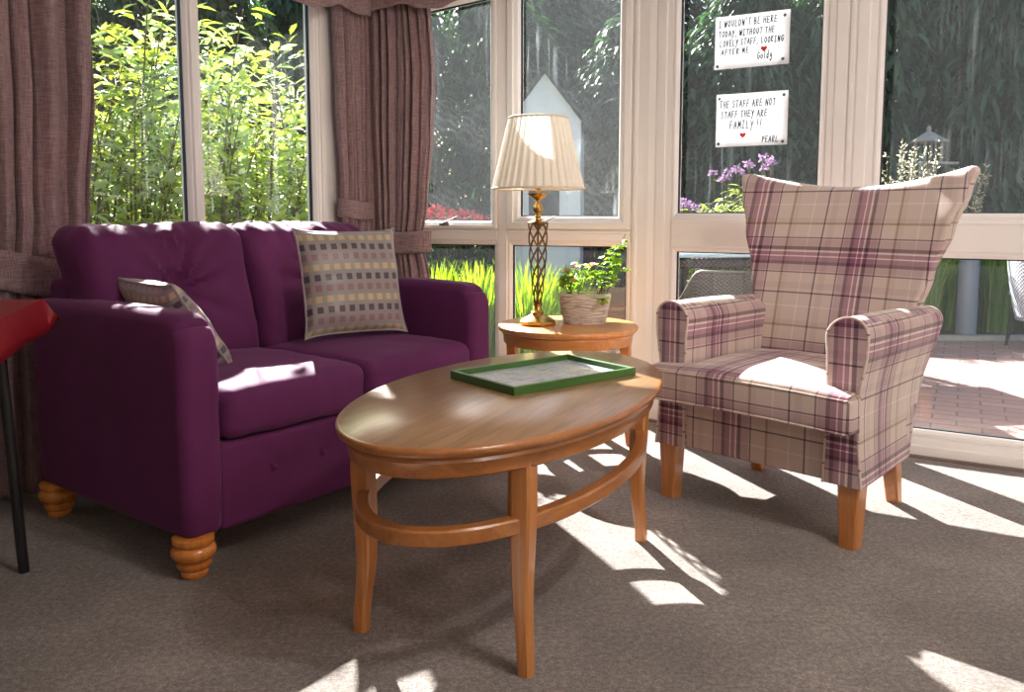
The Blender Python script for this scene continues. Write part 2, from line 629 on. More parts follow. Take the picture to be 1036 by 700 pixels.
M['carpet'] = carpet_mat()
M['tartan'] = tartan_mat()
M['squares'] = square_mat()
M['glass_left'] = glass_mat('glass_left', .010, .05, 3.1)
M['glass_mid'] = glass_mat('glass_mid', .022, .20, 1.7, arcs=.14)
M['glass_right'] = glass_mat('glass_right', .010, .05, 5.3)
M['glass_low'] = glass_mat('glass_low', .008, .03, 8.3)
M['upvc'] = plain('white_upvc', (.87, .83, .80), .32, .02, 4)
M['seal'] = plain('rubber_seal', (.02, .02, .025), .6)
M['wall'] = plain('cream_plaster', (.74, .68, .62), .9, .03, 3)
M['ceiling'] = plain('ceiling_paint', (.82, .80, .77), .9, .02, 3)
M['base_grey'] = plain('floor_edging', lin(120, 104, 96), .7)
M['velvet'] = fabric('purple_velvet', (.070, .0105, .052), (.130, .022, .098), .14, (.95, .55, .9), 700, .75, .2)
M['pine'] = wood_mat('turned_pine', lin(176, 96, 34), lin(222, 146, 66), .25, 2, 1.5, .5)
M['beech'] = wood_mat('honey_beech', lin(168, 100, 48), lin(212, 146, 84), .3, 2, 1.0, .35, .7)
M['oak_top'] = wood_mat('oak_top', lin(112, 82, 56), lin(166, 128, 92), .3, 0, 1.0, .3, 1.4)
M['table_wood'] = wood_mat('table_wood', lin(140, 84, 40), lin(190, 124, 66), .28, 0, .8, .4, .7)
M['side_wood'] = wood_mat('side_wood', lin(182, 112, 52), lin(226, 160, 92), .3, 0, .8, .35, .7)
M['brass'] = plain('aged_brass', lin(196, 160, 92), .28, .2, 30, Metallic=1.0)
M['bronze'] = plain('bronze_lattice', lin(124, 96, 62), .38, .25, 60, Metallic=1.0)
M['shade'] = shade_mat()
M['shade_trim'] = plain('shade_trim', lin(226, 212, 188), .7)
M['basket'] = basket_mat()
M['soil'] = plain('potting_soil', (.035, .024, .016), .95, .4, 60, .6, 120)
M['curtain'] = curtain_mat()
M['picture'] = picture_mat()
M['green_frame'] = plain('green_paint', lin(62, 102, 44), .35, .12, 12)
M['paper'] = paper_mat()
M['ink'] = plain('black_marker', (.012, .011, .02), .5)
M['heart'] = plain('red_marker', (.62, .03, .03), .5)
M['tack'] = plain('putty_tack', lin(92, 92, 100), .6)
M['red_cloth'] = plain('red_vinyl_cloth', lin(134, 22, 30), .35, .08, 6)
M['black_metal'] = plain('black_metal', (.012, .012, .013), .35)
M['handle_metal'] = plain('steel_handle', lin(170, 168, 165), .3, .1, 20, Metallic=1.0)
M['handle_dark'] = plain('dark_handle_grip', lin(60, 56, 54), .35)
M['pavers'] = paver_mat()
M['earth'] = plain('garden_earth', lin(74, 58, 44), .95, .35, 6, .8, 40)
M['lawn'] = plain('lawn_ground', lin(70, 84, 40), .95, .35, 5, .8, 60)
M['leaf_bright'] = leaf_mat('bright_shrub_leaves', lin(124, 148, 64), lin(190, 202, 112), .6, .55, (1.45, 1.45, .5))
M['leaf_silver'] = leaf_mat('silver_shrub_leaves', lin(130, 150, 108), lin(190, 204, 160), .45, .3, (1.4, 1.6, .8))
M['leaf_grass'] = leaf_mat('grass_blades', lin(84, 124, 30), lin(168, 190, 64), .5, .4, (1.5, 1.5, .4))
M['leaf_reed'] = leaf_mat('reed_blades', lin(76, 112, 46), lin(136, 164, 84), .45, .4)
M['leaf_rose'] = leaf_mat('rose_leaves', lin(96, 140, 44), lin(160, 190, 84), .55, .4, (1.7, 1.7, .5))
M['leaf_pale'] = leaf_mat('pale_perennial', lin(124, 146, 76), lin(176, 186, 116), .4, .45)
M['conifer'] = leaf_mat('conifer_sprays', lin(38, 62, 48), lin(78, 108, 74), .25, .6, (1.2, 1.4, .8))
M['hedge_dark'] = leaf_mat('dark_bush', lin(36, 58, 36), lin(74, 102, 58), .3, .5)
M['petal_peach'] = leaf_mat('peach_petals', lin(226, 160, 130), lin(240, 190, 165), .4, .5, (1, 1, 1))
M['petal_red'] = leaf_mat('red_petals', lin(208, 40, 52), lin(232, 78, 84), .4, .5, (1, 1, 1))
M['petal_purple'] = leaf_mat('purple_petals', lin(128, 98, 138), lin(170, 132, 172), .4, .5, (1, 1, 1))
M['petal_cream'] = leaf_mat('cream_flowers', lin(190, 188, 150), lin(226, 222, 196), .4, .5, (1, 1, 1))
M['stem'] = plain('plant_stem', lin(92, 84, 48), .7)
M['bark'] = plain('bark', lin(70, 54, 42), .9, .3, 20, .7, 50)
M['bollard'] = plain('grey_bollard', lin(122, 130, 142), .5, .08, 8)
M['bollard_cap'] = plain('pale_cap', lin(196, 198, 198), .4)
M['weathered'] = plain('weathered_timber', lin(150, 146, 138), .8, .25, 14)
M['sleeper'] = plain('sleeper_timber', lin(150, 112, 84), .85, .25, 8)
M['white_paint'] = plain('white_timber_paint', (.78, .79, .80), .6, .04, 5)
M['roof_felt'] = plain('green_roof_felt', lin(60, 74, 62), .9, .2, 20)
M['rattan_dark'] = weave_mat('dark_rattan', lin(28, 24, 22), lin(66, 57, 51), 70)
M['rattan_pale'] = weave_mat('pale_rattan', lin(228, 230, 236), lin(120, 128, 146), 70)
M['table_glass'] = plain('blue_grey_table_top', lin(150, 166, 178), .15, .05, 5)
# ------------------------------------------------------------------ the room
def along(P, d, px):
    """distance along a wall line (P, d) where it stands at the photo column px at eye level"""
    k = (px - CX) / (F * 1.005)
    return (k * P.y - P.x) / (d.x - k * d.y)
C2 = Vector((.612, 3.755))
DL = Vector((.597, .802)).normalized()
DR = Vector((.8602, -.5100)).normalized()
DC = Vector((math.cos(math.radians(-20)), math.sin(math.radians(-20))))
C1 = C2 + DC * along(C2, DC, 372)
LC = (C2 - C1).length
TG, TM1, TM0 = [-along(C1, DL, p) for p in (318, 208, 193)]
T_A = TG - .075
T_B = TM0 + (TM1 - TG) * 1.0 + .075
def left_wall(t): return C1 - DL * t
def right_wall(s): return C2 + DR * s
R_END, L_END = right_wall(3.0), left_wall(4.6)
BACK_Y = -2.6
room = [C1, C2, R_END, Vector((R_END.x, BACK_Y)), Vector((L_END.x, BACK_Y)), L_END]
out_room = [C1 + Vector((-.03, .1)), C2 + Vector((.05, .09)), R_END + Vector((.08, .05)), Vector((R_END.x + .08, BACK_Y - .08)), Vector((L_END.x - .08, BACK_Y - .08)), L_END + Vector((-.08, .05))]
fl = MB(); fl.prism([(p.x, p.y) for p in out_room][::-1], -.06, 0)
tag(fl.build('floor', M['carpet'], smoothed=False), 'grey brown carpet floor with sun patches', 'floor', kind='structure')
ce = MB(); ce.prism([(p.x, p.y) for p in out_room][::-1], 2.45, 2.53)
tag(ce.build('ceiling', M['ceiling'], smoothed=False), 'plain ceiling above the bay', 'ceiling', kind='structure')

def wall_seg(name, P0, P1, z0, z1, th, mat, label, y0=0.0):
    d = (P1 - P0).normalized()
    n = Vector((-d.y, d.x))
    q = [P0 + n * y0, P1 + n * y0, P1 + n * (y0 + th), P0 + n * (y0 + th)]
    mb = MB(); mb.prism([(p.x, p.y) for p in q], z0, z1)
    return tag(mb.build(name, mat, smoothed=False), label, 'wall' if name.startswith('wall') else 'trim', kind='structure')

wall_seg('wall_left', L_END, left_wall(T_B), 0, 2.45, .08, M['wall'], 'cream wall behind the left curtain')
wall_seg('wall_left_head', left_wall(T_B), C1, 2.15, 2.45, .08, M['wall'], 'wall strip above the left window')
wall_seg('wall_bay_head', C1, C2, 2.2, 2.45, .08, M['wall'], 'wall strip above the casement windows')
wall_seg('wall_right_head', C2, right_wall(1.87), 2.15, 2.45, .08, M['wall'], 'wall strip above the right windows')
wall_seg('wall_right', right_wall(1.87), R_END, 0, 2.45, .08, M['wall'], 'cream wall right of the tall window')
wall_seg('wall_right_side', R_END, Vector((R_END.x, BACK_Y)), 0, 2.45, .08, M['wall'], 'cream side wall of the lounge')
wall_seg('wall_back', Vector((R_END.x, BACK_Y)), Vector((L_END.x, BACK_Y)), 0, 2.45, .08, M['wall'], 'cream back wall of the lounge')
wall_seg('wall_left_side', Vector((L_END.x, BACK_Y)), L_END, 0, 2.45, .08, M['wall'], 'cream side wall by the table')

def rect_frame(mb, x0, x1, z0, z1, prof):
    """mitred frame; prof = closed list of (inset, y)"""
    n = len(prof)
    vs = []
    for (cx, cz, sx, sz) in ((x0, z0, 1, 1), (x1, z0, -1, 1), (x1, z1, -1, -1), (x0, z1, 1, -1)):
        for (o, y) in prof:
            vs.append((cx + sx * o, y, cz + sz * o))
    fs = []
    for c in range(4):
        d = (c + 1) % 4
        for k in range(n):
            k2 = (k + 1) % n
            fs.append((c * n + k, c * n + k2, d * n + k2, d * n + k))
    mb.add(vs, fs)

def outer_prof(w, y0=-.012, y1=.06):
    return [(0, y1), (0, y0 + .004), (.004, y0), (w * .55, y0), (w * .62, y0 + .006), (w - .006, y0 + .008), (w, y0 + .016), (w, y1)]

def make_window(name, P0, P1, z0, z1, mull, rails, cells, label, rake=0.0, fw=.05, low=.05):
    """P0..P1 left to right seen from inside; local x along, y outwards.
    cells: (x0, x1, z0, z1, kind, sash width, glass material)"""
    d = (P1 - P0)
    W = d.length
    root = thing(name, (P0.x, P0.y, 0), math.atan2(d.y, d.x), label, 'window', kind='structure')
    def rk(mb):
        if rake:
            mb.v = [(x, y, z + rake * x * max(0, min(1, (z - .97) / (z1 - .2 - .97)))) for (x, y, z) in mb.v]
        return mb
    fr = MB()
    rect_frame(fr, 0, W, z0, z1, outer_prof(fw))
    rk(fr).build('frame', M['upvc'], root, smoothed=False)
    for (a, b, za, zb) in mull:
        mb = MB(); mb.box(((a + b) / 2, .024, (za + zb) / 2), (b - a, .072, zb - za), bev=.005)
        rk(mb).build('mullion', M['upvc'], root, smoothed=False)
    for (a, b, za, zb) in rails:
        mb = MB(); mb.box(((a + b) / 2, .0235, (za + zb) / 2), (b - a, .071, zb - za), bev=.005)
        mb.box(((a + b) / 2, -.012, zb - .014), (b - a, .008, .010), bev=.002)
        mb.build('transom', M['upvc'], root, smoothed=False)
    for (a, b, za, zb, kind, sw, gm) in cells:
        mb = MB()
        if kind == 'sash':
            rect_frame(mb, a, b, za, zb, [(0, .05), (0, -.022), (.004, -.026), (sw * .5, -.026), (sw * .6, -.018), (sw - .008, -.012), (sw, .004), (sw, .05)])
        else:
            rect_frame(mb, a, b, za, zb, [(0, .05), (0, -.004), (sw * .4, -.004), (sw, .008), (sw, .05)])
        rk(mb).build('sash' if kind == 'sash' else 'glazing_bead', M['upvc'], root, smoothed=False)
        sl = MB(); rect_frame(sl, a + sw - .001, b - sw + .001, za + sw - .001, zb - sw + .001, [(0, .03), (0, .014), (.006, .016), (.006, .03)])
        rk(sl).build('seal', M['seal'], root, smoothed=False)
        g = MB(); g.box(((a + b) / 2, .0225, (za + zb) / 2), (b - a - 2 * sw + .006, .004, zb - za - 2 * sw + .006))
        rk(g).build('glass_pane', M[gm], root, smoothed=False)
    return root

def window_handle(root, x, z, y=-.026):
    mb = MB()
    mb.box((x, y - .006, z), (.05, .012, .018), bev=.003)
    h = mb.build('window_handle', M['handle_metal'], root)
    g = MB(); g.tube([(x - .004, y - .008, z), (x - .004, y - .026, z + .002)], .007, 8)
    g.build('spindle', M['handle_dark'], h)
    a = MB(); a.tube([(x - .008, y - .026, z + .001), (x + .03, y - .030, z + .014), (x + .085, y - .034, z + .036)], [.0075, .006, .005], 8, flat=.7)
    a.build('lever', M['handle_metal'], h)

Z_R0, Z_R1 = .815, .87
# left window: two tall lights over two low ones
WL = T_B - T_A
ma, mb_ = T_B - TM0, T_B - TM1
win = make_window('window_1', left_wall(T_B), left_wall(T_A), .0, 2.15,
    [(ma + .018, mb_ - .018, .05, 2.1)], [(.05, ma + .018, .78, .86), (mb_ - .018, WL - .05, .78, .86)],
    [(.05, ma + .018, .86, 2.1, 'fix', .022, 'glass_left'), (mb_ - .018, WL - .05, .86, 2.1, 'fix', .022, 'glass_left'),
     (.05, ma + .018, .05, .78, 'fix', .022, 'glass_low'), (mb_ - .018, WL - .05, .05, .78, 'fix', .022, 'glass_low')],
    'white window behind the purple sofa, bushes outside', fw=.05)
# casements behind the lamp
X0 = .10
X1 = along(C1, DC, 645)
P0w, P1w = C1 + DC * X0, C1 + DC * X1
W2 = X1 - X0
m0, m1 = along(C1, DC, 504) - X0, along(C1, DC, 514) - X0
SWR = (along(C1, DC, 526) - X0) - m1
SWL = m0 - (along(C1, DC, 496.5) - X0)
zt = 1.955
win2 = make_window('window_2', P0w, P1w, .0, zt,
    [(m0, m1, .03, zt - .03)], [(.03, m0, Z_R0, .872), (m1, W2 - .03, Z_R0, .872)],
    [(.03, m0, .872, zt - .03, 'sash', SWL, 'glass_mid'), (m1, W2 - .03, .872, zt - .03, 'sash', SWR, 'glass_mid'),
     (.03, m0, .03, Z_R0, 'fix', .02, 'glass_low'), (m1, W2 - .03, .03, Z_R0, 'fix', .02, 'glass_low')],
    'white twin casement window behind the table lamp, smeared glass', rake=.12, fw=.03)
hp = MB()
zr = lambda x: zt + .12 * x * min(1.0, (zt - .97) / (zt - .2 - .97)) - .004
hp.add([(x, y, z) for x in (0, W2) for y in (-.008, .055) for z in (zr(x), 2.2)],
       [(0, 1, 3, 2), (4, 6, 7, 5), (0, 4, 5, 1), (2, 3, 7, 6), (0, 2, 6, 4), (1, 5, 7, 3)])
hp.build('head_panel', M['upvc'], win2, smoothed=False)
window_handle(win2, along(C1, DC, 452) - X0, .895)
window_handle(win2, along(C1, DC, 548) - X0, .895)
# right windows
S3A, S3B = along(C2, DR, 684.5), along(C2, DR, 825.5)
S4A = along(C2, DR, 888)
make_window('window_3', right_wall(S3A - .10), right_wall(S3B + .10), .0, 2.15, [], [(.078, S3B - S3A + .122, .80, .925)],
    [(.078, S3B - S3A + .122, .925, 2.07, 'fix', .022, 'glass_right'), (.078, S3B - S3A + .122, .08, .80, 'fix', .022, 'glass_low')],
    'white fixed window holding two handwritten notes', fw=.078)
make_window('window_4', right_wall(S4A - .10), right_wall(1.87), .0, 2.15, [], [(.078, 1.87 - S4A + .022, .80, .925)],
    [(.078, 1.87 - S4A + .022, .925, 2.07, 'fix', .022, 'glass_right'), (.078, 1.87 - S4A + .022, .085, .80, 'fix', .022, 'glass_low')],
    'tall white window on the right overlooking the brick patio', fw=.078)

def post(name, pts, label, z1=2.15, mat='upvc'):
    mb = MB(); mb.prism(pts, 0, z1)
    return tag(mb.build(name, M[mat], smoothed=False), label, 'trim', kind='structure')
nC, nR, nL = Vector((-DC.y, DC.x)), Vector((-DR.y, DR.x)), Vector((-DL.y, DL.x))
def quad(*ps): return [(p.x, p.y) for p in ps]
e = .0
a1, a2 = C1 + DC * X1, right_wall(S3A - .10)
post('trim_1', quad(a1 + nC * -.006, C2 - nC * .012 - nR * .004, a2 - nR * .006, a2 + nR * .07, C2 + nC * .09 + nR * .03, a1 + nC * .07), 'white corner post between the casements and the note window', 2.2)
a1, a2 = left_wall(T_A), C1 + DC * X0
post('trim_2', quad(a1 + nL * -.004, C1 - nL * .004, a2 - nC * .004, a2 + nC * .07, C1 + nC * .08 + nL * .04, a1 + nL * .07), 'white corner post hidden by the drawn curtains', 2.2)
a1, a2 = right_wall(S3B + .10), right_wall(S4A - .10)
mb = MB()
mb.prism(quad(a1 - nR * .004, a1 + (a2 - a1) * .25 - nR * .004, a1 + (a2 - a1) * .27 - nR * .016, a1 + (a2 - a1) * .73 - nR * .016, a1 + (a2 - a1) * .75 - nR * .004, a2 - nR * .004, a2 + nR * .07, a1 + nR * .07), 0, 2.15)
tag(mb.build('trim_3', M['upvc'], smoothed=False), 'white joining post behind the armchair', 'trim', kind='structure')
for i, (a, b, lab) in enumerate(((left_wall(4.6), left_wall(T_B + .02), 'left'), (right_wall(1.87), R_END, 'right'))):
    dd = (b - a).normalized(); nn = Vector((-dd.y, dd.x))
    mb = MB(); mb.prism(quad(a - nn * .014, b - nn * .014, b, a), 0, .10)
    tag(mb.build('baseboard_' + lab, M['upvc'], smoothed=False), 'white skirting board on the %s wall' % lab, 'skirting', kind='structure')
mb = MB(); a, b = right_wall(.0), right_wall(1.87)
mb.prism(quad(a - nR * .034, b - nR * .034, b - nR * .011, a - nR * .011), 0, .009)
tag(mb.build('trim_4', M['base_grey'], smoothed=False), 'thin grey edging strip where carpet meets the right windows', 'trim', kind='structure')
# ------------------------------------------------------------------ two seat sofa
SO = Vector((-.835, 2.10, 0)); SA = math.atan2(.802, .597)
sofa = thing('two_seat_sofa', SO, SA, 'deep purple velvet two seat sofa on turned pine feet under the window', 'sofa')
SX0, SX1, SY0, SY1 = -.035, 1.23, -.035, .80
BZ = .10
def fold_noise(p, s, a):
    return noise.noise(Vector(p) * s) * a

mb = MB()   # base box behind the front panel and the low back
mb.rbox((SX0 + .1, .01, BZ), (SX1 - .1, SY1 - .03, .33), .02, .08)
mb.build('base', M['velvet'], sofa)
mb = MB()
mb.rbox((SX0 + .105, SY0 + .012, BZ), (SX1 - .105, SY0 + .07, .338), .018, .025,
        lambda p, n: p + Vector((0, sum(.012 * math.exp(-((p.x - bx) ** 2 + (p.z - .235) ** 2) / .0009) for bx in (.25, .43, .61, .79, .97)) if n.y < -.5 else 0, 0)))
fp = mb.build('front_panel', M['velvet'], sofa)
for bx in (.25, .43, .61, .79, .97):
    b = MB(); b.lathe([(.0, -.007), (.007, -.005), (.011, 0), (.010, .004)], n=14)
    R_ = Matrix.Rotation(PI / 2, 4, 'X')
    b.v = [tuple(Vector((bx, SY0 + .018, .235)) + R_ @ Vector((p[0], p[1], -p[2]))) for p in b.v]
    b.build('button', M['velvet'], fp)
mb = MB()
mb.rbox((SX0 + .06, SY1 - .15, BZ), (SX1 - .06, SY1, .745), .03, .06)
mb.build('back_frame', M['velvet'], sofa)

def arm(x0, x1):
    mb = MB()
    def fn(p, n):
        # crown on top, long rounded top-front corner, slight lean
        z, y = p.z, p.y
        q = p.copy()
        t = (z - BZ) / (.69 - BZ)
        R = .085
        fy, fz = SY0 + R, .69 - R
        if y < fy and z > fz:
            dy, dz = fy - y, z - fz
            m = max(dy, dz)
            L = math.hypot(dy, dz)
            if L > 1e-6:
                k = m / L
                q.y = fy - dy * k; q.z = fz + dz * k
        xm = (x0 + x1) / 2
        if z > .6: q.x = xm + (q.x - xm) * (1 - .06 * smooth(.6, .69, z))
        q.z += .006 * smooth(.3, .7, t) * math.sin(y * 5)
        q.x += (q.x - xm) * .05 * math.sin(PI * t)
        return q + n * fold_noise((p.x, p.y, p.z), 5, .004)
    mb.rbox((x0, SY0, BZ), (x1, SY1 - .01, .69), .034, .028, fn)
    mb.build('armrest', M['velvet'], sofa)
arm(SX0, SX0 + .115); arm(SX1 - .115, SX1)

SXI0, SXI1 = SX0 + .118, SX1 - .118
SM = (SXI0 + SXI1) / 2
def seat_cushion(x0, x1, seed):
    xm, w = (x0 + x1) / 2, (x1 - x0) / 2
    def fn(p, n):
        u, v = (p.x - xm) / w, (p.y - .28) / .32
        e = max(0, 1 - u * u) ** .6 * max(0, 1 - v * v) ** .6
        q = p.copy()
        if n.z > -.2: q.z += .028 * e * smooth(.36, .45, p.z)
        if n.y < -.3: q.y -= .016 * max(0, 1 - u * u) * (1 - ((p.z - .41) / .08) ** 2)
        q += n * (fold_noise((p.x + seed, p.y, p.z), 7, .006) + fold_noise((p.x * 3 + seed, p.y * 3, p.z), 9, .0025))
        return q
    mb = MB(); mb.rbox((x0 + .002, SY0 - .005, .343), (x1 - .002, .60, .478), .036, .022, fn)
    c = mb.build('seat_cushion', M['velvet'], sofa)
    pp = MB()
    pts = [(x0 + .03, SY0 - .008), (x1 - .03, SY0 - .008)]
    return c
seat_cushion(SXI0, SM, 0); seat_cushion(SM, SXI1, 4.2)

def back_cushion(x0, x1, seed, lean):
    xm, w = (x0 + x1) / 2, (x1 - x0) / 2
    bz = .70
    mb = MB()
    def fn(p, n):
        u, t = (p.x - xm) / w, (p.z - .46) / .44
        q = p.copy()
        fr = n.y < .2
        q.y += (t - .5) * .13 + .035                     # rake
        bulge = max(0, 1 - u * u) ** .5 * max(0, 1 - (2 * t - 1) ** 2) ** .5
        if fr:
            q.y -= .05 * bulge
            dx, dz = p.x - xm, p.z - bz
            r = math.hypot(dx, dz * 1.05)
            ang = math.atan2(dz, dx)
            pit = math.exp(-(r / .045) ** 2) * .062 + math.exp(-(r / .15) ** 2) * .026
            wr = 0
            for (a0, sp, am) in ((1.25, .12, 1), (1.62, .10, 1), (2.0, .14, .9), (.8, .13, .7), (2.5, .16, .6), (.25, .16, .7), (2.95, .16, .7), (-.5, .2, .45), (-2.5, .22, .5), (-1.5, .2, .4), (1.42, .06, .7), (1.82, .07, .6)):
                da = (ang - a0 - seed * .03 * math.sin(a0 * 7) + PI) % (2 * PI) - PI
                wr += am * math.exp(-(da / sp) ** 2)
            wr *= smooth(.012, .05, r) * (1 - smooth(.10, .30, r))
            q.y += pit + .030 * wr - .010
        # soft pinched top seam
        if p.z > .80:
            q.z += .003 * math.sin(p.x * 110 + seed) * smooth(.83, .9, p.z) * smooth(-.6, .4, n.z)
            q.y += .004 * math.sin(p.x * 70 + seed * 2) * smooth(.8, .9, p.z)
        q.z -= .010 * u ** 4 * smooth(.75, .9, p.z)
        q.x += (p.x - xm) * .05 * smooth(.55, .9, p.z)
        q += n * (fold_noise((p.x + seed, p.y, p.z), 6, .008) + fold_noise((p.x + seed, p.y, p.z), 18, .003))
        return q
    mb.rbox((x0 + .001, .50, .455), (x1 - .001, .68, .912), .05, .0125, fn)
    c = mb.build('back_cushion', M['velvet'], sofa)
    b = MB(); b.lathe([(.0, -.008), (.010, -.006), (.0145, 0), (.012, .005)], n=16)
    R_ = Matrix.Rotation(PI / 2, 4, 'X')
    yb = .50 - .05 + .078 + (bz - .46) / .44 * .13 - .065 + .035
    b.v = [tuple(Vector((xm, yb - .004, bz)) + R_ @ Vector((p[0], p[1], -p[2]))) for p in b.v]
    b.build('button', M['velvet'], c)
back_cushion(SXI0 - .05, SM - .005, .0, 0); back_cushion(SM + .005, SXI1 + .075, 3.3, 0)

def sofa_foot(x, y):
    mb = MB()
    mb.lathe([(.030, 0), (.034, .004), (.036, .014), (.033, .020), (.040, .026), (.045, .034), (.044, .042), (.038, .046), (.048, .052), (.057, .062), (.0585, .072), (.055, .082), (.046, .088), (.051, .092), (.054, .100), (.053, .108), (.046, .112)], (x, y, 0), 28)
    mb.build('foot', M['pine'], sofa)
for x, y in ((0, 0), (1.195, 0), (0, .74), (1.195, .74)): sofa_foot(x, y)

# ------------------------------------------------------------------ scatter cushions
def pillow(name, loc, m3, size, label):
    root = thing(name, loc, 0, label, 'cushion', 'patterned scatter cushions on the sofa')
    root.rotation_euler = m3.to_euler()
    mb = MB()
    n = 34
    T = .062
    def side(sg):
        def fn(u, v):
            a, b = 2 * u - 1, 2 * v - 1
            ea, eb = max(0, 1 - a * a), max(0, 1 - b * b)
            edge = (ea * eb)
            h = T * edge ** .42
            pinch = 1 - .055 * (1 - abs(a) ** 3) * abs(b) ** 6
            pinch2 = 1 - .055 * (1 - abs(b) ** 3) * abs(a) ** 6
            x = a * size / 2 * pinch2 * (1 + .03 * abs(b) ** 8)
            y = b * size / 2 * pinch * (1 + .03 * abs(a) ** 8)
            wr = noise.noise(Vector((a * 2.2, b * 2.2, sg * 3 + loc[0]))) * .012 * edge ** .3
            wr += .006 * math.sin(7 * (a + b)) * smooth(.55, 1, abs(a) * abs(b) ** .5) * edge ** .25
            return (x, y, sg * h + wr)
        return fn
    uv = lambda u, v: (u * 1.02 + .03, v * 1.02 + .02)
    mb.grid(side(1), n, n, uv=uv)
    mb.grid(side(-1), n, n, flip=True, uv=uv)
    mb.build('cushion_cover', M['squares'], root, angle=180)
    cd = MB(); pts = []
    for s in range(4):
        for k in range(n):
            t = k / n
            uvp = [(t, 0), (1, t), (1 - t, 1), (0, 1 - t)][s]
            p = side(1)(*uvp)
            pts.append((p[0] * 1.004, p[1] * 1.004, p[2]))
    cd.tube(pts, .0042, 6, closed=True)
    cd.build('piping', M['squares'], root)
    return root

def sofa_pt(x, y, z):
    c, s = math.cos(SA), math.sin(SA)
    return Vector((SO.x + x * c - y * s, SO.y + x * s + y * c, z))
def frame3(xa, ya):
    xa = Vector(xa).normalized(); za = xa.cross(Vector(ya)).normalized(); ya = za.cross(xa)
    return Matrix((xa, ya, za)).transposed()
# cushions placed on the sofa
pa = frame3((.82, .57, -.01), Vector((-.15, .22, .965)))
p1c = Vector((-.573, 2.955, .705))
pillow('scatter_cushion', p1c, pa, .378, 'scatter cushion of dark, mauve and cream squares upright at the right sofa arm')
R2 = Matrix.Rotation(SA, 3, 'Z')
up2 = R2 @ Vector((-.18, -.09, .245)); xa2 = R2 @ Vector((.05, .98, .02))
pb = frame3(xa2, up2)
pillow('scatter_cushion', sofa_pt(.20, .375, .615), pb, .33, 'scatter cushion tipped against the left arm of the sofa, mostly hidden by it')

# ------------------------------------------------------------------ oval coffee table
CT = thing('oval_coffee_table', (.016, 2.075, 0), math.radians(63.8), 'oval honey wood coffee table with a ring stretcher in the middle of the carpet', 'table')
TA, TB = .602, .335
def ell_ring(mb, prof, a, b, n=96, closed=True):
    """prof (outward offset, z) swept round an ellipse"""
    m = len(prof)
    vs = []
    for k in range(n):
        t = 2 * PI * k / n
        c, s = math.cos(t), math.sin(t)
        nx, ny = c / a, s / b
        L = math.hypot(nx, ny)
        for (o, z) in prof:
            vs.append((a * c + nx / L * o, b * s + ny / L * o, z))
    fs = []
    for k in range(n):
        k2 = (k + 1) % n
        for j in range(m if closed else m - 1):
            j2 = (j + 1) % m
            fs.append((k * m + j, k2 * m + j, k2 * m + j2, k * m + j2))
    mb.add(vs, fs)
    return m
def ell_top(a, b, prof, parent, mat, name='tabletop', n=96):
    """solid elliptical slab: prof from bottom centre outwards to top edge (offset, z)"""
    mb = MB()
    m = ell_ring(mb, prof, a, b, n, closed=False)
    bot = [k * m for k in range(n)]
    top = [k * m + m - 1 for k in range(n)]
    mb.f.append(tuple(bot[::-1])); mb.uv.append(None)
    mb.f.append(tuple(top)); mb.uv.append(None)
    return mb.build(name, M[mat], parent, angle=50)
ZT = .509
ell_top(TA, TB, [ (-.04, ZT - .024), (-.014, ZT - .024), (-.008, ZT - .020), (-.003, ZT - .017), (-.001, ZT - .013), (0, ZT - .009), (-.001, ZT - .004), (-.004, ZT - .001), (-.007, ZT)], CT, 'table_wood', 'rim')
mb = MB(); ell_ring(mb, [(-.02, ZT - .0005), (-.0100, ZT - .0005), (-.0088, ZT + .0002), (-.0095, ZT + .0008)], TA, TB, closed=False)
mm = 4; mb.f.append(tuple(k * mm + mm - 1 for k in range(96))); mb.uv.append(None)
mb.build('tabletop', M['oak_top'], CT, angle=50)
mb = MB(); ell_ring(mb, [(-.055, ZT - .066), (-.055, ZT - .0245), (-.022, ZT - .0245), (-.018, ZT - .034), (-.022, ZT - .042), (-.024, ZT - .062), (-.028, ZT - .066)], TA, TB)
mb.build('apron', M['table_wood'], CT, angle=35)
LEGX, LEGY = .400, .2175
def ct_leg(sx, sy):
    mb = MB()
    path = []
    N = 16
    rings = []
    dirv = Vector((sx * LEGX / TA, sy * LEGY / TB * 1.4, 0)).normalized()
    for i in range(N + 1):
        z = (ZT - .026) * i / N
        t = z / ZT
        out = .010 * (1 - smooth(0, .4, t)) ** 1.5 - .005 * math.sin(PI * smooth(.05, .75, t)) 
        w = lerp(.032, .046, smooth(0, .7, t)); dpt = lerp(.030, .044, smooth(0, .7, t))
        c = Vector((sx * LEGX, sy * LEGY, z)) + dirv * (out - .022)
        # legs are square to the table
        rings.append([c + Vector((a * w / 2, b * dpt / 2, 0)) for a, b in ((-1, -1), (1, -1), (1, 1), (-1, 1))])
    bev = .005
    vs = []
    for r in rings:
        cc = sum(r, Vector()) / 4
        for k in range(4):
            p, q0, q1 = r[k], r[k - 1], r[(k + 1) % 4]
            vs += [p + (q0 - p).normalized() * bev, p + (q1 - p).normalized() * bev]
    fs = []
    for i in range(N):
        for k in range(8):
            k2 = (k + 1) % 8
            fs.append((i * 8 + k, i * 8 + k2, (i + 1) * 8 + k2, (i + 1) * 8 + k))
    fs.append(tuple(range(8))[::-1]); fs.append(tuple(N * 8 + k for k in range(8)))
    mb.add(vs, fs)
    mb.build('leg', M['beech'], CT, angle=30)
for sx in (-1, 1):
    for sy in (-1, 1): ct_leg(sx, sy)
mb = MB()
zs = .302
ell_ring(mb, [(-.028, zs), (-.028, zs + .034), (-.004, zs + .034), (0, zs + .030), (0, zs + .004), (-.004, zs)], TA - .035, TB - .045)
mb.build('ring_stretcher', M['table_wood'], CT, angle=35)

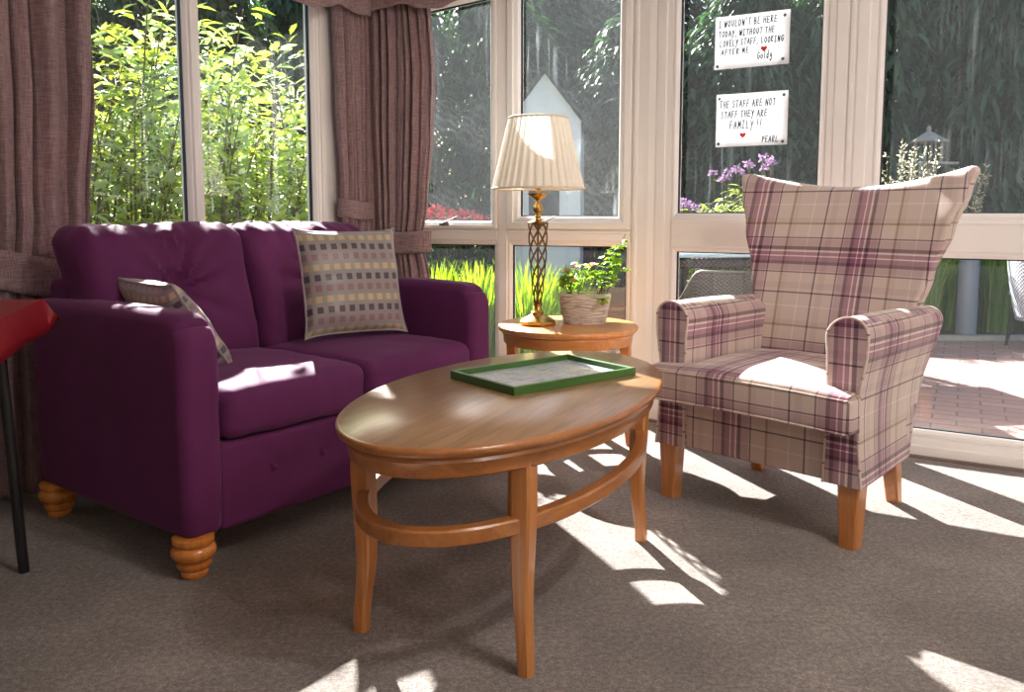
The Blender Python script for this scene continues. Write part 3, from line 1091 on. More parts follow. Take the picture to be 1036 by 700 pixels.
# ------------------------------------------------------------------ green framed tray picture on the coffee table
TR = thing('picture_tray', (.086, 2.203, ZT), math.radians(38), 'green framed picture tray lying on the oval table', 'tray')
tw, th = .420, .275
mb = MB()
def flat_frame(mb, w, h, prof):
    n = len(prof); vs = []
    for sx, sy in ((-1, -1), (1, -1), (1, 1), (-1, 1)):
        for (o, z) in prof:
            vs.append((sx * (w / 2 - o), sy * (h / 2 - o), z))
    fs = []
    for c in range(4):
        d = (c + 1) % 4
        for k in range(n):
            k2 = (k + 1) % n
            fs.append((c * n + k, d * n + k, d * n + k2, c * n + k2))
    mb.add(vs, fs)
flat_frame(mb, tw, th, [(.001, .001), (0, .002), (0, .021), (.0015, .0225), (.010, .0225), (.0115, .021), (.0115, .001)])
mb.build('frame', M['green_frame'], TR, smoothed=False)
mb = MB(); mb.box((0, 0, .0045), (tw - .022, th - .022, .007))
mb.build('picture', M['picture'], TR, smoothed=False)['label'] = 'soft blurred blue and peach painting'

# ------------------------------------------------------------------ round side table
SC = Vector((.232, 3.42)); SR = .29; SZ = .49
ST = thing('round_side_table', (SC.x, SC.y, 0), math.atan2(.079, -.237) , 'round honey wood side table by the casement windows', 'table')
ell_top(SR, SR, [(-.03, SZ - .026), (-.012, SZ - .026), (-.005, SZ - .021), (-.001, SZ - .015), (0, SZ - .010), (-.001, SZ - .004), (-.005, SZ - .001), (-.009, SZ)], ST, 'side_wood', n=72)
mb = MB(); ell_ring(mb, [(-.05, SZ - .075), (-.05, SZ - .0265), (-.020, SZ - .0265), (-.016, SZ - .034), (-.022, SZ - .042), (-.024, SZ - .07), (-.028, SZ - .075)], SR, SR, 72)
mb.build('apron', M['side_wood'], ST, angle=35)
for k in range(4):
    a = k * PI / 2
    mb = MB()
    N = 10; vs = []; fs = []
    for i in range(N + 1):
        z = (SZ - .027) * i / N
        t = z / SZ
        w = lerp(.034, .050, smooth(0, .8, t)); dp = lerp(.028, .040, smooth(0, .8, t))
        off = SR - .042 + .018 * (1 - smooth(0, .45, t)) - .008 * math.sin(PI * t)
        for (p, q) in ((-1, -.8), (-1, .8), (-.8, 1), (.8, 1), (1, .8), (1, -.8), (.8, -1), (-.8, -1)):
            x, y = off + p * dp / 2, q * w / 2
            vs.append((x * math.cos(a) - y * math.sin(a), x * math.sin(a) + y * math.cos(a), z))
    for i in range(N):
        for j in range(8):
            j2 = (j + 1) % 8
            fs.append((i * 8 + j2, i * 8 + j, (i + 1) * 8 + j, (i + 1) * 8 + j2))
    fs.append(tuple(range(8))); fs.append(tuple(N * 8 + j for j in range(8))[::-1])
    mb.add(vs, fs); mb.build('leg', M['side_wood'], ST, angle=30)
mb = MB(); ell_ring(mb, [(-.024, .250), (-.024, .280), (0, .280), (0, .250)], SR - .062, SR - .062, 64)
mb.build('ring_stretcher', M['side_wood'], ST, angle=35)

# ------------------------------------------------------------------ brass lattice table lamp
LP = Vector((.106, 3.40))
lamp = thing('table_lamp', (LP.x, LP.y, SZ), 0, 'brass lattice table lamp with a cream pleated shade on the round side table', 'lamp')
mb = MB()
mb.lathe([(.072, 0), (.0745, .004), (.0745, .014), (.070, .019), (.066, .021), (.060, .026), (.045, .034), (.030, .041), (.024, .047), (.028, .052), (.022, .057), (.015, .064), (.0135, .080), (.016, .085)], n=48)
mb.build('base', M['brass'], lamp)
LZ0, LZ1 = .082, .418
def lat_r(t): return curve1([(0, .0150), (.25, .0235), (.6, .0345), (1, .0385)], t)
mb = MB()
for sg in (-1, 1):
    for k in range(6):
        pts = []
        for i in range(44):
            t = i / 43
            a = 2 * PI * k / 6 + sg * 5.2 * t
            r = lat_r(t)
            pts.append((r * math.cos(a), r * math.sin(a), lerp(LZ0, LZ1, t)))
        mb.tube(pts, .0030, 6)
for t in (0.0, 1.0):
    pts = [(lat_r(t) * math.cos(2 * PI * i / 40), lat_r(t) * math.sin(2 * PI * i / 40), lerp(LZ0, LZ1, t)) for i in range(40)]
    mb.tube(pts, .0042, 8, closed=True)
mb.build('lattice_stem', M['bronze'], lamp)
mb = MB(); mb.tube([(0, 0, LZ0 - .01), (0, 0, LZ1)], .004, 10)
mb.build('inner_rod', M['bronze'], lamp)
mb = MB()
b0 = LZ1 - .004
mb.lathe([(.0, b0), (.038, b0), (.040, b0 + .006), (.026, b0 + .012), (.014, b0 + .018), (.011, b0 + .026), (.0165, b0 + .031), (.012, b0 + .036), (.012, b0 + .044), (.018, b0 + .050), (.0215, b0 + .061), (.019, b0 + .072), (.011, b0 + .081), (.009, b0 + .094), (.014, b0 + .100), (.026, b0 + .106), (.041, b0 + .118), (.043, b0 + .123), (.030, b0 + .122), (.010, b0 + .119), (.009, b0 + .140), (.0145, b0 + .142), (.0145, b0 + .185), (.006, b0 + .19)], n=36)
mb.build('baluster', M['brass'], lamp)
mb = MB(); mb.lathe([(.004, b0 + .19), (.02, b0 + .205), (.03, b0 + .235), (.024, b0 + .265), (.0, b0 + .275)], n=24)
mb.build('bulb', plain('frosted_bulb', (.85, .84, .8), .3), lamp)
SH0, SH1 = 1.047 - SZ, 1.328 - SZ
def shr(t): return lerp(.186, .117, t ** .92)
mb = MB()
NP = 34
def shade_fn(off):
    def fn(u, v):
        a = 2 * PI * u
        t = v
        ph = (u * NP) % 1.0
        pl = (.0035 if ph < .5 else -.0035) * (1 - .25 * t) + .002 * math.sin(u * NP * 2 * PI)
        r = shr(t) + pl * (1 - .5 * math.exp(-((t - 0) / .04) ** 2) - .5 * math.exp(-((1 - t) / .04) ** 2)) + off
        return (r * math.cos(a), r * math.sin(a), lerp(SH0, SH1, t))
    return fn
mb.grid(shade_fn(0), NP * 8, 10, flip=False)
sh = mb.build('lamp_shade', M['shade'], lamp, angle=25)
for t in (0.0, 1.0):
    tb = MB(); r = shr(t) + .0005
    tb.tube([(r * math.cos(2 * PI * i / 72), r * math.sin(2 * PI * i / 72), lerp(SH0, SH1, t)) for i in range(72)], .0045, 8, closed=True)
    tb.build('trim_band', M['shade_trim'], sh)
sp = MB()
for k in range(3):
    a = 2 * PI * k / 3 + .3
    sp.tube([(.012 * math.cos(a), .012 * math.sin(a), b0 + .17), (shr(.9) * .98 * math.cos(a), shr(.9) * .98 * math.sin(a), lerp(SH0, SH1, .93))], .0015, 6)
sp.build('shade_carrier', M['brass'], lamp)

# ------------------------------------------------------------------ rose in a whitewashed wicker planter
PT = Vector((.303, 3.44))
pot = thing('wicker_planter', (PT.x, PT.y, SZ), math.radians(-6), 'whitewashed oval wicker planter with a small rose plant on the round side table', 'planter')
PH = .118
mb = MB()
prof = []
NW = 13
for i in range(NW * 6 + 1):
    t = i / (NW * 6)
    r = lerp(.086, .108, t) + .0028 * abs(math.sin(PI * i / 6))
    prof.append((r, t * PH))
prof += [(.110, PH + .004), (.107, PH + .009), (.102, PH + .008), (.099, PH), (.095, PH - .03), (.0, PH - .03)]
mb.lathe([(0.0, .0)] + prof, n=88, sx=1.0, sy=.62, mod=lambda a, z: 1 + .006 * math.sin(a * 44 + (int(z / PH * NW) % 2) * PI))
mb.build('basket', M['basket'], pot)
mb = MB(); mb.lathe([(.0, PH - .029), (.094, PH - .029), (.092, PH - .014), (.05, PH - .008), (.0, PH - .009)], n=40, sy=.6)
mb.build('soil', M['soil'], pot)
r_ = random.Random(11)
def rose_plant(name, base, tips, mat, seed, nleaf):
    rr = random.Random(seed)
    st, lf = MB(), MB()
    tipsout = []
    for (tx, ty, tz) in tips:
        b = Vector(base) + Vector((rr.uniform(-.025, .025), rr.uniform(-.012, .012), 0))
        t = Vector((tx, ty, tz))
        mid = b.lerp(t, .5) + Vector((rr.uniform(-.012, .012), rr.uniform(-.012, .012), .02))
        path = [(1 - q) ** 2 * b + 2 * q * (1 - q) * mid + q * q * t for q in [i / 10 for i in range(11)]]
        st.tube(path, [lerp(.0024, .0012, i / 10) for i in range(11)], 6)
        for k in range(nleaf):
            q = rr.uniform(.38, 1.0)
            p = path[min(10, int(q * 10))]
            a = rr.uniform(0, 2 * PI)
            dd = Vector((math.cos(a), math.sin(a), rr.uniform(-.3, .6))).normalized()
            st.tube([p, p + dd * .018], .0008, 4)
            for (tw_, fo) in ((0, 1), (1, .6), (-1, .6)):
                ax = Vector((0, 0, 1)).cross(dd).normalized()
                d2 = (dd + ax * tw_ * .9).normalized()
                lf.leaf(p + dd * .018 * fo, d2, Vector((rr.uniform(-.4, .4), rr.uniform(-.4, .4), 1)), rr.uniform(.020, .034), rr.uniform(.014, .020), .3, .1)
        tipsout.append(t)
    s = st.build(name + '_stems', M['stem'], pot)
    lf.build('leaves', M[mat], s)
    return s, tipsout
s1, tp = rose_plant('rose', (-.055, 0, PH - .012), [(-.10, .0, .19), (-.075, .02, .225), (-.045, -.02, .245), (-.02, .0, .265), (.0, .03, .25), (-.085, -.02, .205), (.012, -.01, .225)], 'leaf_rose', 5, 9)
for (x, y, z) in ((-.035, -.03, .24), (-.075, -.02, .222), (.03, -.02, .25), (-.05, -.03, .188)):
    fm = MB()
    for k in range(11):
        a = k * 2.4; rad = .002 + .0008 * k
        fm.leaf(Vector((x + rad * math.cos(a), y + rad * math.sin(a), z - .008)), Vector((math.cos(a) * (.25 + .07 * k), math.sin(a) * (.25 + .07 * k), 1)), Vector((-math.cos(a), -math.sin(a), .3)), .017, .015, .25, .1)
    fm.build('blossom', M['petal_peach'], s1)
s2, tp = rose_plant('trailing', (.06, 0, PH - .012), [(.03, .0, .245), (.06, -.02, .28), (.095, .0, .30), (.125, .01, .315), (.155, -.01, .28), (.15, .0, .335), (.17, .01, .245), (.165, .0, .375), (.085, .01, .22), (.07, -.085, .085)], 'leaf_rose', 9, 9)

# ------------------------------------------------------------------ tartan armchair
AO = Vector((.727, 2.482, 0)); AA = math.atan2(-.714, .70)
ac = thing('tartan_armchair', AO, AA, 'beige and purple tartan armchair with high flared back by the tall windows', 'armchair')
def tuv(ou, ov, su=1, sv=1):
    def f(p, n):
        if abs(n.y) >= abs(n.x) and abs(n.y) >= abs(n.z): return (p.x - ou, p.z - ov)
        if abs(n.z) >= abs(n.x): return (p.x - ou, p.y * -1 - ov + .62)
        return (p.y - ou + .20, p.z - ov)
    return f
AW = .345
def taper_leg(x, y, lean_y, top, wt, wb):
    mb = MB(); vs = []
    for z, w, ly in ((0, wb, lean_y), (top, wt, 0)):
        b = .005
        for (p, q) in ((-1, -1), (1, -1), (1, 1), (-1, 1)):
            cx_, cy_ = x + p * w / 2, y + q * w / 2 + ly
            if p * q > 0: vs += [(cx_, cy_ - q * b, z), (cx_ - p * b, cy_, z)]
            else: vs += [(cx_ - p * b, cy_, z), (cx_, cy_ - q * b, z)]
    fs = [(k, (k + 1) % 8, 8 + (k + 1) % 8, 8 + k) for k in range(8)] + [tuple(range(8))[::-1], tuple(range(8, 16))]
    mb.add(vs, fs)
    mb.build('leg', M['beech'], ac, angle=25)
taper_leg(-.305, .035, -.0, .215, .066, .050); taper_leg(.305, .035, -.0, .215, .066, .050)
taper_leg(-.245, .45, .06, .215, .055, .040); taper_leg(.245, .45, .06, .215, .055, .040)
mb = MB()
mb.rbox((-AW + .03, .012, .183), (AW - .03, .50, .352), .012, .05, lambda p, n: Vector((p.x, p.y - .09 * smooth(.1, .5, p.y) * (1 - smooth(.19, .4, p.z)), p.z)))
mb.build('seat_base', M['tartan'], ac, boxuv=tuv(-.07, .05))
TH = .112
def ac_arm(sg):
    mb = MB()
    # cross-section polygon (x from inner 0 to outer TH, z), swept from front to back
    def sect(y):
        t = smooth(0, .56, y)
        ztop = .662 + .004 * math.sin(PI * t) - .012 * t
        pts = []
        r = TH / 2
        pts.append((TH, .183)); 
        for i in range(1, 8): pts.append((TH - .016 * math.sin(PI * i / 8 * .9) + .016 * smooth(.42, .62, lerp(.183, ztop - r, i / 8)), lerp(.183, ztop - r, i / 8)))
        for i in range(0, 13):
            a = PI * i / 12
            pts.append((r + (r + .004) * math.cos(a) + .006 * math.sin(a), ztop - r + r * math.sin(a)))
        for i in range(1, 8): pts.append((.004 * math.sin(PI * i / 8), lerp(ztop - r, .183, i / 8)))
        pts.append((0, .183))
        return pts
    NY = 20
    vs, fs = [], []
    n = len(sect(0))
    for j in range(NY + 1):
        v = j / NY
        for (x, z) in sect(v * .56):
            yb = lerp(.43, .585, max(0, min(1, (z - .185) / .45)))
            y = v * yb
            # ends round over softly
            ins = .006 * (max(0, 1 - v * 14) ** 2)
            xx = (x - TH / 2) * (1 - ins * 12) + TH / 2
            wid = -.03 * v * (1 - max(0, min(1, (z - .185) / .45)))
            vs.append((sg * (AW - TH + xx + wid), y, z + (z - .43) * -ins * 2))
    for j in range(NY):
        for k in range(n):
            k2 = (k + 1) % n
            q = (j * n + k, (j + 1) * n + k, (j + 1) * n + k2, j * n + k2)
            fs.append(q if sg < 0 else q[::-1])
    mb.add(vs, fs)
    a = mb.build('armrest', M['tartan'], ac, boxuv=tuv(0, .575), angle=50)
    # facing panel with piping
    fp = MB()
    poly = sect(0)
    cx_ = TH / 2
    ring = [(sg * (AW - TH + (x - cx_) * .98 + cx_), z) for x, z in poly]
    m = len(ring)
    vs = [(x, .0, z) for x, z in ring] + [(lerp(x, sg * (AW - TH + cx_), .10), -.006, lerp(z, .43, .012)) for x, z in ring]
    fs = [(k, (k + 1) % m, m + (k + 1) % m, m + k) for k in range(m)] + [tuple(range(m, 2 * m)), tuple(range(m))[::-1]]
    if sg > 0: fs = [f[::-1] for f in fs]
    fp.add(vs, fs)
    xc = sg * (AW - TH / 2)
    fo = fp.build('arm_facing', M['tartan'], a, boxuv=lambda p, nn: ((p.x - xc) * 1.0, p.z - .29), angle=30)
    pp = MB(); pp.tube([(x, -.003, z) for x, z in ring], .0042, 6)
    pp.build('piping', M['tartan'], fo, boxuv=lambda p, nn: (.06, p.z))
ac_arm(-1); ac_arm(1)

# back
def back_shell():
    def hw(z): return curve1([(.34, .252), (.62, .285), (.75, .315), (.9, .36), (1.02, .395), (1.10, .412)], z)
    def ztop(u): return 1.040 + .064 * abs(u) ** 1.9
    def fn(p, n):
        u = p.x / .40
        t = (p.z - .34) / .70
        z = lerp(.34, ztop(u), t)
        x = u * hw(z) / 1.0
        y = p.y + .455 + .165 * t + .03 * t * t
        y -= .055 * abs(u) ** 2.4 * (.35 + .65 * t)
        if n.y < -.3: y -= .016 * math.sin(PI * min(1, t * 1.1)) * (1 - u * u)
        if n.y > .3: y += .015 * (1 - u * u) * math.sin(PI * t)
        return Vector((x, y, z))
    mb = MB()
    mb.rbox((-.40, 0, .34), (.40, .085, 1.04), .028, .022, fn)
    o = mb.build('backrest', M['tartan'], ac, boxuv=lambda p, n: ((p.x - .07, (p.z - .80) * 1.06) if abs(n.y) > .5 else (p.y + .3, p.z - .8) if abs(n.x) > abs(n.z) else (p.x - .07, p.z - .8 - p.y * .9 + .54)))
    # piped seams on both front edges and over the top
    pts = []
    for s in range(61):
        q = s / 60
        if q < .36: u, t = -1, lerp(.42, .97, q / .36)
        elif q > .64: u, t = 1, lerp(.97, .42, (q - .64) / .36)
        else: u, t = lerp(-.96, .96, (q - .36) / .28), 1.0
        pts.append(fn(Vector((u * .393, .006 if abs(u) == 1 else .004, .34 + .70 * t)), Vector((1, 0, 0))))
back_shell()

def ac_cushion():
    def fn(p, n):
        k = lerp(1.0, (AW - TH - .003) / (AW - .003), smooth(-.014, .008, p.y))
        q = p.copy(); q.x *= k
        u, v = p.x / AW, (p.y - .2) / .28
        e = max(0, 1 - u * u) ** .5 * max(0, 1 - v * v) ** .5
        if n.z > -.2: q.z += .022 * e * smooth(.38, .45, p.z)
        if n.y < -.3: q.y -= .012 * (1 - u * u)
        q.z -= .010 * smooth(.1, -.08, p.y) * u * u
        return q + n * fold_noise((p.x, p.y, p.z), 8, .003)
    mb = MB(); mb.rbox((-AW + .003, -.082, .353), (AW - .003, .462, .462), .022, .02, fn)
    c = mb.build('seat_cushion', M['tartan'], ac, boxuv=tuv(-.07, .33))
    for zz in (.361, .452):
        pts = []
        for s in range(41):
            x = lerp(-AW + .012, AW - .012, s / 40)
            p = fn(Vector((x, -.079, zz)), Vector((0, -1, .0)))
            pts.append((p.x, p.y - .001, zz - .010 * (x / AW) ** 2))
        pp = MB(); pp.tube(pts, .0036, 6)
        pp.build('piping', M['tartan'], c, boxuv=lambda p, nn: (p.x + .07, .2))
ac_cushion()

# ------------------------------------------------------------------ red clothed table, far left
TBL = Vector((-1.262, 2.26)); e1, e2 = Vector((.32, -.95)).normalized(), Vector((-.95, -.32)).normalized()
tb = thing('dining_table', (TBL.x, TBL.y, 0), math.atan2(e1.y, e1.x), 'black legged table under a red cloth at the left edge', 'table')
TLX, TLY = 1.1, .75   # local x = e1, local y = -e2 direction
mb = MB(); mb.box((TLX / 2 + .03, -TLY / 2 - .03, .700), (TLX, TLY, .025), bev=.004)
mb.build('tabletop', M['black_metal'], tb)
for (x, y, dx, dy) in ((.115, -.105, .005, .028), (TLX - .03, -.08, .03, .02), (.075, -TLY + .02, -.03, -.02), (TLX - .03, -TLY + .02, .03, -.02)):
    mb = MB(); mb.tube([(x + dx, y + dy, .0), (x, y, .69)], .0135, 12)
    l = mb.build('leg', M['black_metal'], tb)
# cloth
def cloth():
    ov = .10
    mb = MB()
    NX, NY = 60, 44
    X0_, X1_, Y0_, Y1_ = .03 - ov, TLX + .03 + ov, -TLY - .03 - ov, -.03 + ov
    def fn(u, v):
        x, y = lerp(X0_, X1_, u), lerp(Y0_, Y1_, v)
        bx = min(max(x, .022), TLX + .038); by = min(max(y, -TLY - .038), -.022)
        ox, oy = x - bx, y - by
        o = math.hypot(ox, oy)
        z = .7165
        if o > 1e-6:
            fl = .35 if (abs(ox) > 1e-6 and abs(oy) > 1e-6) else .16
            dr = max(0, o - .008)
            k = (.008 + dr * fl) / o if o > .008 else 1
            x, y = bx + ox * k, by + oy * k
            z -= dr * math.sqrt(1 - fl * fl) * (.62 if fl > .3 else 1)
            w = .004 * math.sin((bx - by) * 14) * smooth(.02, .1, o)
            x += w * (1 if ox else 0); y += w * (1 if oy else 0)
        return (x, y, z)
    mb.grid(fn, NX, NY)
    o = mb.build('tablecloth', M['red_cloth'], None, solid=.0016)
    o.location = tb.location.copy(); o.rotation_euler = tb.rotation_euler.copy()
    tag(o, 'red vinyl tablecloth draped over the table at the left edge', 'tablecloth', kind='thing')
cloth()
# ------------------------------------------------------------------ curtains
def curtain(name, P0, P1, prof, ties, nf, amp, label, seed, zt=1.99, group='curtains of the bay'):
    """prof: list of (z, left fraction, right fraction, amplitude factor) along P0-P1 (left to right seen from inside)"""
    d = (P1 - P0); W = d.length
    root = thing(name, (P0.x, P0.y, 0), math.atan2(d.y, d.x), label, 'curtain', group)
    rr = random.Random(seed)
    ph = [rr.uniform(0, 6.28) for _ in range(6)]
    def row(z):
        zs = [(p[0], p[1]) for p in prof]; l = curve1(zs, z)
        r = curve1([(p[0], p[2]) for p in prof], z); a = curve1([(p[0], p[3]) for p in prof], z)
        return l * W, r * W, a
    def fn(u, v):
        z = lerp(.02, zt, v)
        l, r, a = row(z)
        w = u + .018 * math.sin(u * 9 + ph[0]) + .012 * math.sin(u * 23 + ph[1]) + .010 * math.sin(z * 3 + u * 7 + ph[4])
        f = math.sin(2 * PI * nf * w + ph[2] + .5 * math.sin(z * 1.5 + ph[5])) + .35 * math.sin(2 * PI * nf * 2.3 * w + ph[3] + z * .8)
        y = -.055 - .02 + amp * a * f
        x = lerp(l, r, u) + .010 * a * math.sin(2 * PI * nf * w * 1.0 + ph[2] + 1.2)
        return (x, y, z)
    mb = MB(); mb.grid(fn, nf * 14, 60)
    mb.build('drape', M['curtain'], root, angle=80, solid=.003)
    for (x0, z0a, z0b, x1, z1a, z1b) in ties:
        t = MB()
        NT_ = 26
        def tf(u, v, back=False):
            x = lerp(x0, x1, u) * W
            z = lerp(lerp(z0a, z1a, smooth(0, 1, u)), lerp(z0b, z1b, smooth(0, 1, u)), v) - .012 * math.sin(PI * u)
            l, r, a = row(z)
            y = -.075 - amp * a * 1.45 - .010 + .05 * (abs(2 * u - 1) ** 6) - .004 * math.sin(v * PI)
            return (x, y, z)
        t.grid(tf, NT_, 6)
        t.build('tieback', M['curtain'], root, solid=.006)
    return root

# left curtain, tied back to the left
CL = C1 - nL * .16
TL1 = -along(CL, DL, 91) - .02
L0, L1 = CL - DL * (TL1 + .76), CL - DL * TL1
curtain('curtain', L0, L1, [(0, -.02, .93, .9), (.5, 0, .92, .85), (.79, .05, .90, .6), (.95, .04, .93, .7), (1.4, 0, .985, 1), (2.0, 0, 1.0, 1)],
        [(-.02, .80, .93, .97, .655, .785)], 9, .030, 'full length brown mauve curtain at the left behind the red table', 3)
# corner pair
K0, K1 = left_wall(-along(C1, DL, 327) - .03), left_wall(.03)
curtain('curtain', K0, K1, [(0, .0, 1.0, .8), (.7, .12, 1.0, .75), (.93, .14, .98, .55), (1.1, .12, 1.0, .7), (1.5, .05, 1.0, 1), (2.0, 0, 1.0, 1)],
        [(.06, .93, 1.02, 1.06, .92, 1.01)], 7, .022, 'narrow brown mauve curtain left of the bay corner', 8)
J0, J1 = C1 + DC * .02, C1 + DC * (along(C1, DC, 444) + .01)
curtain('curtain', J0, J1, [(0, .0, .98, .8), (.6, .02, .95, .8), (.83, .04, .85, .5), (1.0, .02, .92, .7), (1.35, .0, 1.0, 1), (1.6, 0, 1.03, 1), (2.0, 0, .98, 1)],
        [(-.03, .76, .865, .93, .76, .865)], 9, .024, 'brown mauve curtain right of the bay corner, tied back beside the casement', 21)

def valance(name, P0, P1, label, bottom, seed, off=.13):
    d = (P1 - P0); W = d.length
    root = thing(name, (P0.x, P0.y, 0), math.atan2(d.y, d.x), label, 'valance', 'scalloped curtain valances')
    rr = random.Random(seed); p0 = rr.uniform(0, 6)
    mb = MB()
    def fn(u, v):
        zb = bottom(u)
        z = lerp(zb, 2.16, v)
        y = -off - .012 * math.sin(u * W * 16 + p0) * (1 - v * .3) - .02 * (1 - v)
        return (u * W, y, z)
    mb.grid(fn, 90, 14)
    mb.build('pelmet_cloth', M['curtain'], root, solid=.004)
    b = MB(); b.box((W / 2, -off / 2, 2.165), (W, off, .016), bev=.002)
    b.build('pelmet_board', M['upvc'], root)
def hem(P, d, L, table):
    """lower edge of a valance from the photo's outline: (column, row) -> (fraction, height)"""
    n = Vector((-d.y, d.x)); Q = P - n * .15
    pts = []
    for px, py in table:
        k = (px - CX) / (F * .985)
        s_ = (k * Q.y - Q.x) / (d.x - k * d.y)
        pts.append((s_ / L, at(px, py, (Q + d * s_).y).z))
    return pts
V0, V1 = left_wall(2.1), left_wall(.10)
h1 = hem(V0, DL, (V1 - V0).length, [(250, -40), (285, -22), (308, 0), (326, 8), (340, 7), (352, 4), (362, 9), (368, 13)])
valance('valance', V0, V1, 'scalloped brown mauve valance over the left window', lambda u: curve1(h1, u), 2)
V2, V3 = C1 + DC * .06, C1 + DC * (LC - .04)
h2 = hem(V2, DC, (V3 - V2).length, [(374, 13), (392, 8), (412, 4), (428, 8), (446, 8), (464, 0), (490, -18), (560, -36), (640, -36)])
valance('valance', V2, V3, 'scalloped brown mauve valance over the casement windows', lambda u: curve1(h2, u), 5)

# ------------------------------------------------------------------ the two handwritten notes
G = {  # strokes on a 0..1 x 0..1 box
 'A': [[(0, 0), (.45, 1), (.9, 0)], [(.2, .38), (.75, .38)]], 'B': [[(.1, 0), (.1, 1), (.6, .95), (.65, .6), (.1, .52), (.75, .4), (.7, .05), (.1, 0)]],
 'D': [[(.1, 0), (.1, 1), (.6, .85), (.8, .5), (.6, .1), (.1, 0)]], 'E': [[(.75, .98), (.1, 1), (.1, 0), (.8, .02)], [(.1, .52), (.65, .52)]],
 'F': [[(.8, 1), (.1, 1), (.1, 0)], [(.1, .52), (.65, .52)]], 'G': [[(.8, .85), (.5, 1), (.1, .7), (.1, .3), (.45, 0), (.8, .2), (.8, .5), (.5, .5)]],
 'H': [[(.1, 0), (.1, 1)], [(.8, 0), (.8, 1)], [(.1, .5), (.8, .5)]], 'I': [[(.4, 0), (.4, 1)], [(.1, 1), (.75, 1)], [(.05, 0), (.8, 0)]], 'i': [[(.4, 0), (.4, 1)]],
 'K': [[(.1, 0), (.1, 1)], [(.75, 1), (.1, .45), (.8, 0)]], 'L': [[(.15, 1), (.1, 0), (.75, .03)]], 'M': [[(.05, 0), (.15, 1), (.45, .35), (.75, 1), (.9, 0)]],
 'N': [[(.1, 0), (.1, 1), (.75, 0), (.8, 1)]], 'O': [[(.45, 1), (.1, .7), (.1, .3), (.45, 0), (.8, .3), (.8, .7), (.45, 1)]], 'P': [[(.1, 0), (.1, 1), (.65, .95), (.7, .6), (.1, .48)]],
 'R': [[(.1, 0), (.1, 1), (.65, .95), (.65, .6), (.1, .5), (.8, 0)]], 'S': [[(.75, .88), (.45, 1), (.15, .8), (.3, .55), (.65, .42), (.75, .18), (.4, 0), (.08, .12)]],
 'T': [[(0, 1), (.85, 1)], [(.42, 1), (.4, 0)]], 'U': [[(.1, 1), (.1, .25), (.4, 0), (.75, .25), (.78, 1)]], 'V': [[(.05, 1), (.42, 0), (.82, 1)]],
 'W': [[(0, 1), (.2, 0), (.45, .7), (.68, 0), (.92, 1)]], 'Y': [[(.05, 1), (.4, .5)], [(.82, 1), (.15, -.35)]], 'o': [[(.4, .6), (.1, .4), (.15, .1), (.45, 0), (.7, .25), (.6, .52), (.4, .6)]],
 'l': [[(.25, 1.05), (.2, .1), (.4, 0)]], 'd': [[(.65, .5), (.35, .6), (.1, .3), (.3, 0), (.65, .2)], [(.7, 1.1), (.68, 0)]], 'y': [[(.05, .6), (.2, .15), (.55, .25), (.65, .6)], [(.65, .6), (.6, -.3), (.3, -.45), (.1, -.25)]],
 '.': [[(.15, .0), (.25, .06)]], ',': [[(.25, .08), (.1, -.2)]], "'": [[(.2, 1.1), (.15, .82)]], '!': [[(.3, 1.15), (.2, .3)], [(.16, .02), (.2, .08)]],
}
def strokes(mb, text, x, z, h, w, gap, rr, slope=0.0, y=-.0012, pen=.0034):
    for ch in text:
        if ch == ' ':
            x += w * .75; continue
        k = .35 if ch in ".,'!il" else 1.0
        js, jz = rr.uniform(.9, 1.1), rr.uniform(-.05, .05) * h
        for st in G[ch]:
            pts = [(x + p[0] * w * js + p[1] * h * .06, z + jz + p[1] * h + (x + p[0] * w) * slope) for p in st]
            # smooth a little by midpoints
            for (a, b) in zip(pts, pts[1:]):
                dx, dz = b[0] - a[0], b[1] - a[1]
                L = math.hypot(dx, dz) or 1e-6
                nx, nz = -dz / L * pen / 2, dx / L * pen / 2
                ex, ez = dx / L * pen * .4, dz / L * pen * .4
                q = [(a[0] + nx - ex, a[1] + nz - ez), (b[0] + nx + ex, b[1] + nz + ez), (b[0] - nx + ex, b[1] - nz + ez), (a[0] - nx - ex, a[1] - nz - ez)]
                vs = [(p[0], y, p[1]) for p in q] + [(p[0], y + .0006, p[1]) for p in q]
                mb.add(vs, [(0, 1, 2, 3), (7, 6, 5, 4), (0, 4, 5, 1), (1, 5, 6, 2), (2, 6, 7, 3), (3, 7, 4, 0)])
        x += w * (.62 if k < 1 else 1.0) + gap
    return x
def heart(mb, cx_, cz, s, y=-.0012):
    pts = []
    for i in range(28):
        t = 2 * PI * i / 28
        pts.append((cx_ + s * 16 * math.sin(t) ** 3 / 17, cz + s * (13 * math.cos(t) - 5 * math.cos(2 * t) - 2 * math.cos(3 * t) - math.cos(4 * t)) / 17))
    vs = [(p[0], y, p[1]) for p in pts] + [(p[0], y + .0006, p[1]) for p in pts]
    n = len(pts)
    mb.add(vs, [tuple(range(n)), tuple(range(n, 2 * n))[::-1]] + [(k, (k + 1) % n, n + (k + 1) % n, n + k) for k in range(n)])
RA = math.atan2(DR.y, DR.x)
def wall_hit(px, py):
    """point on the inside of the right-hand glass under a photo pixel -> (s, z)"""
    k = Vector(at(px, py, 1.0)) ; o = Vector((0, 0, CAM_H))
    dv = k - o
    n = Vector((nR.x, nR.y, 0)); P = Vector((C2.x, C2.y, 0)) + n * .0185
    t = (P - o).dot(n) / dv.dot(n)
    p = o + dv * t
    return ((Vector((p.x, p.y)) - C2).dot(DR), p.z)
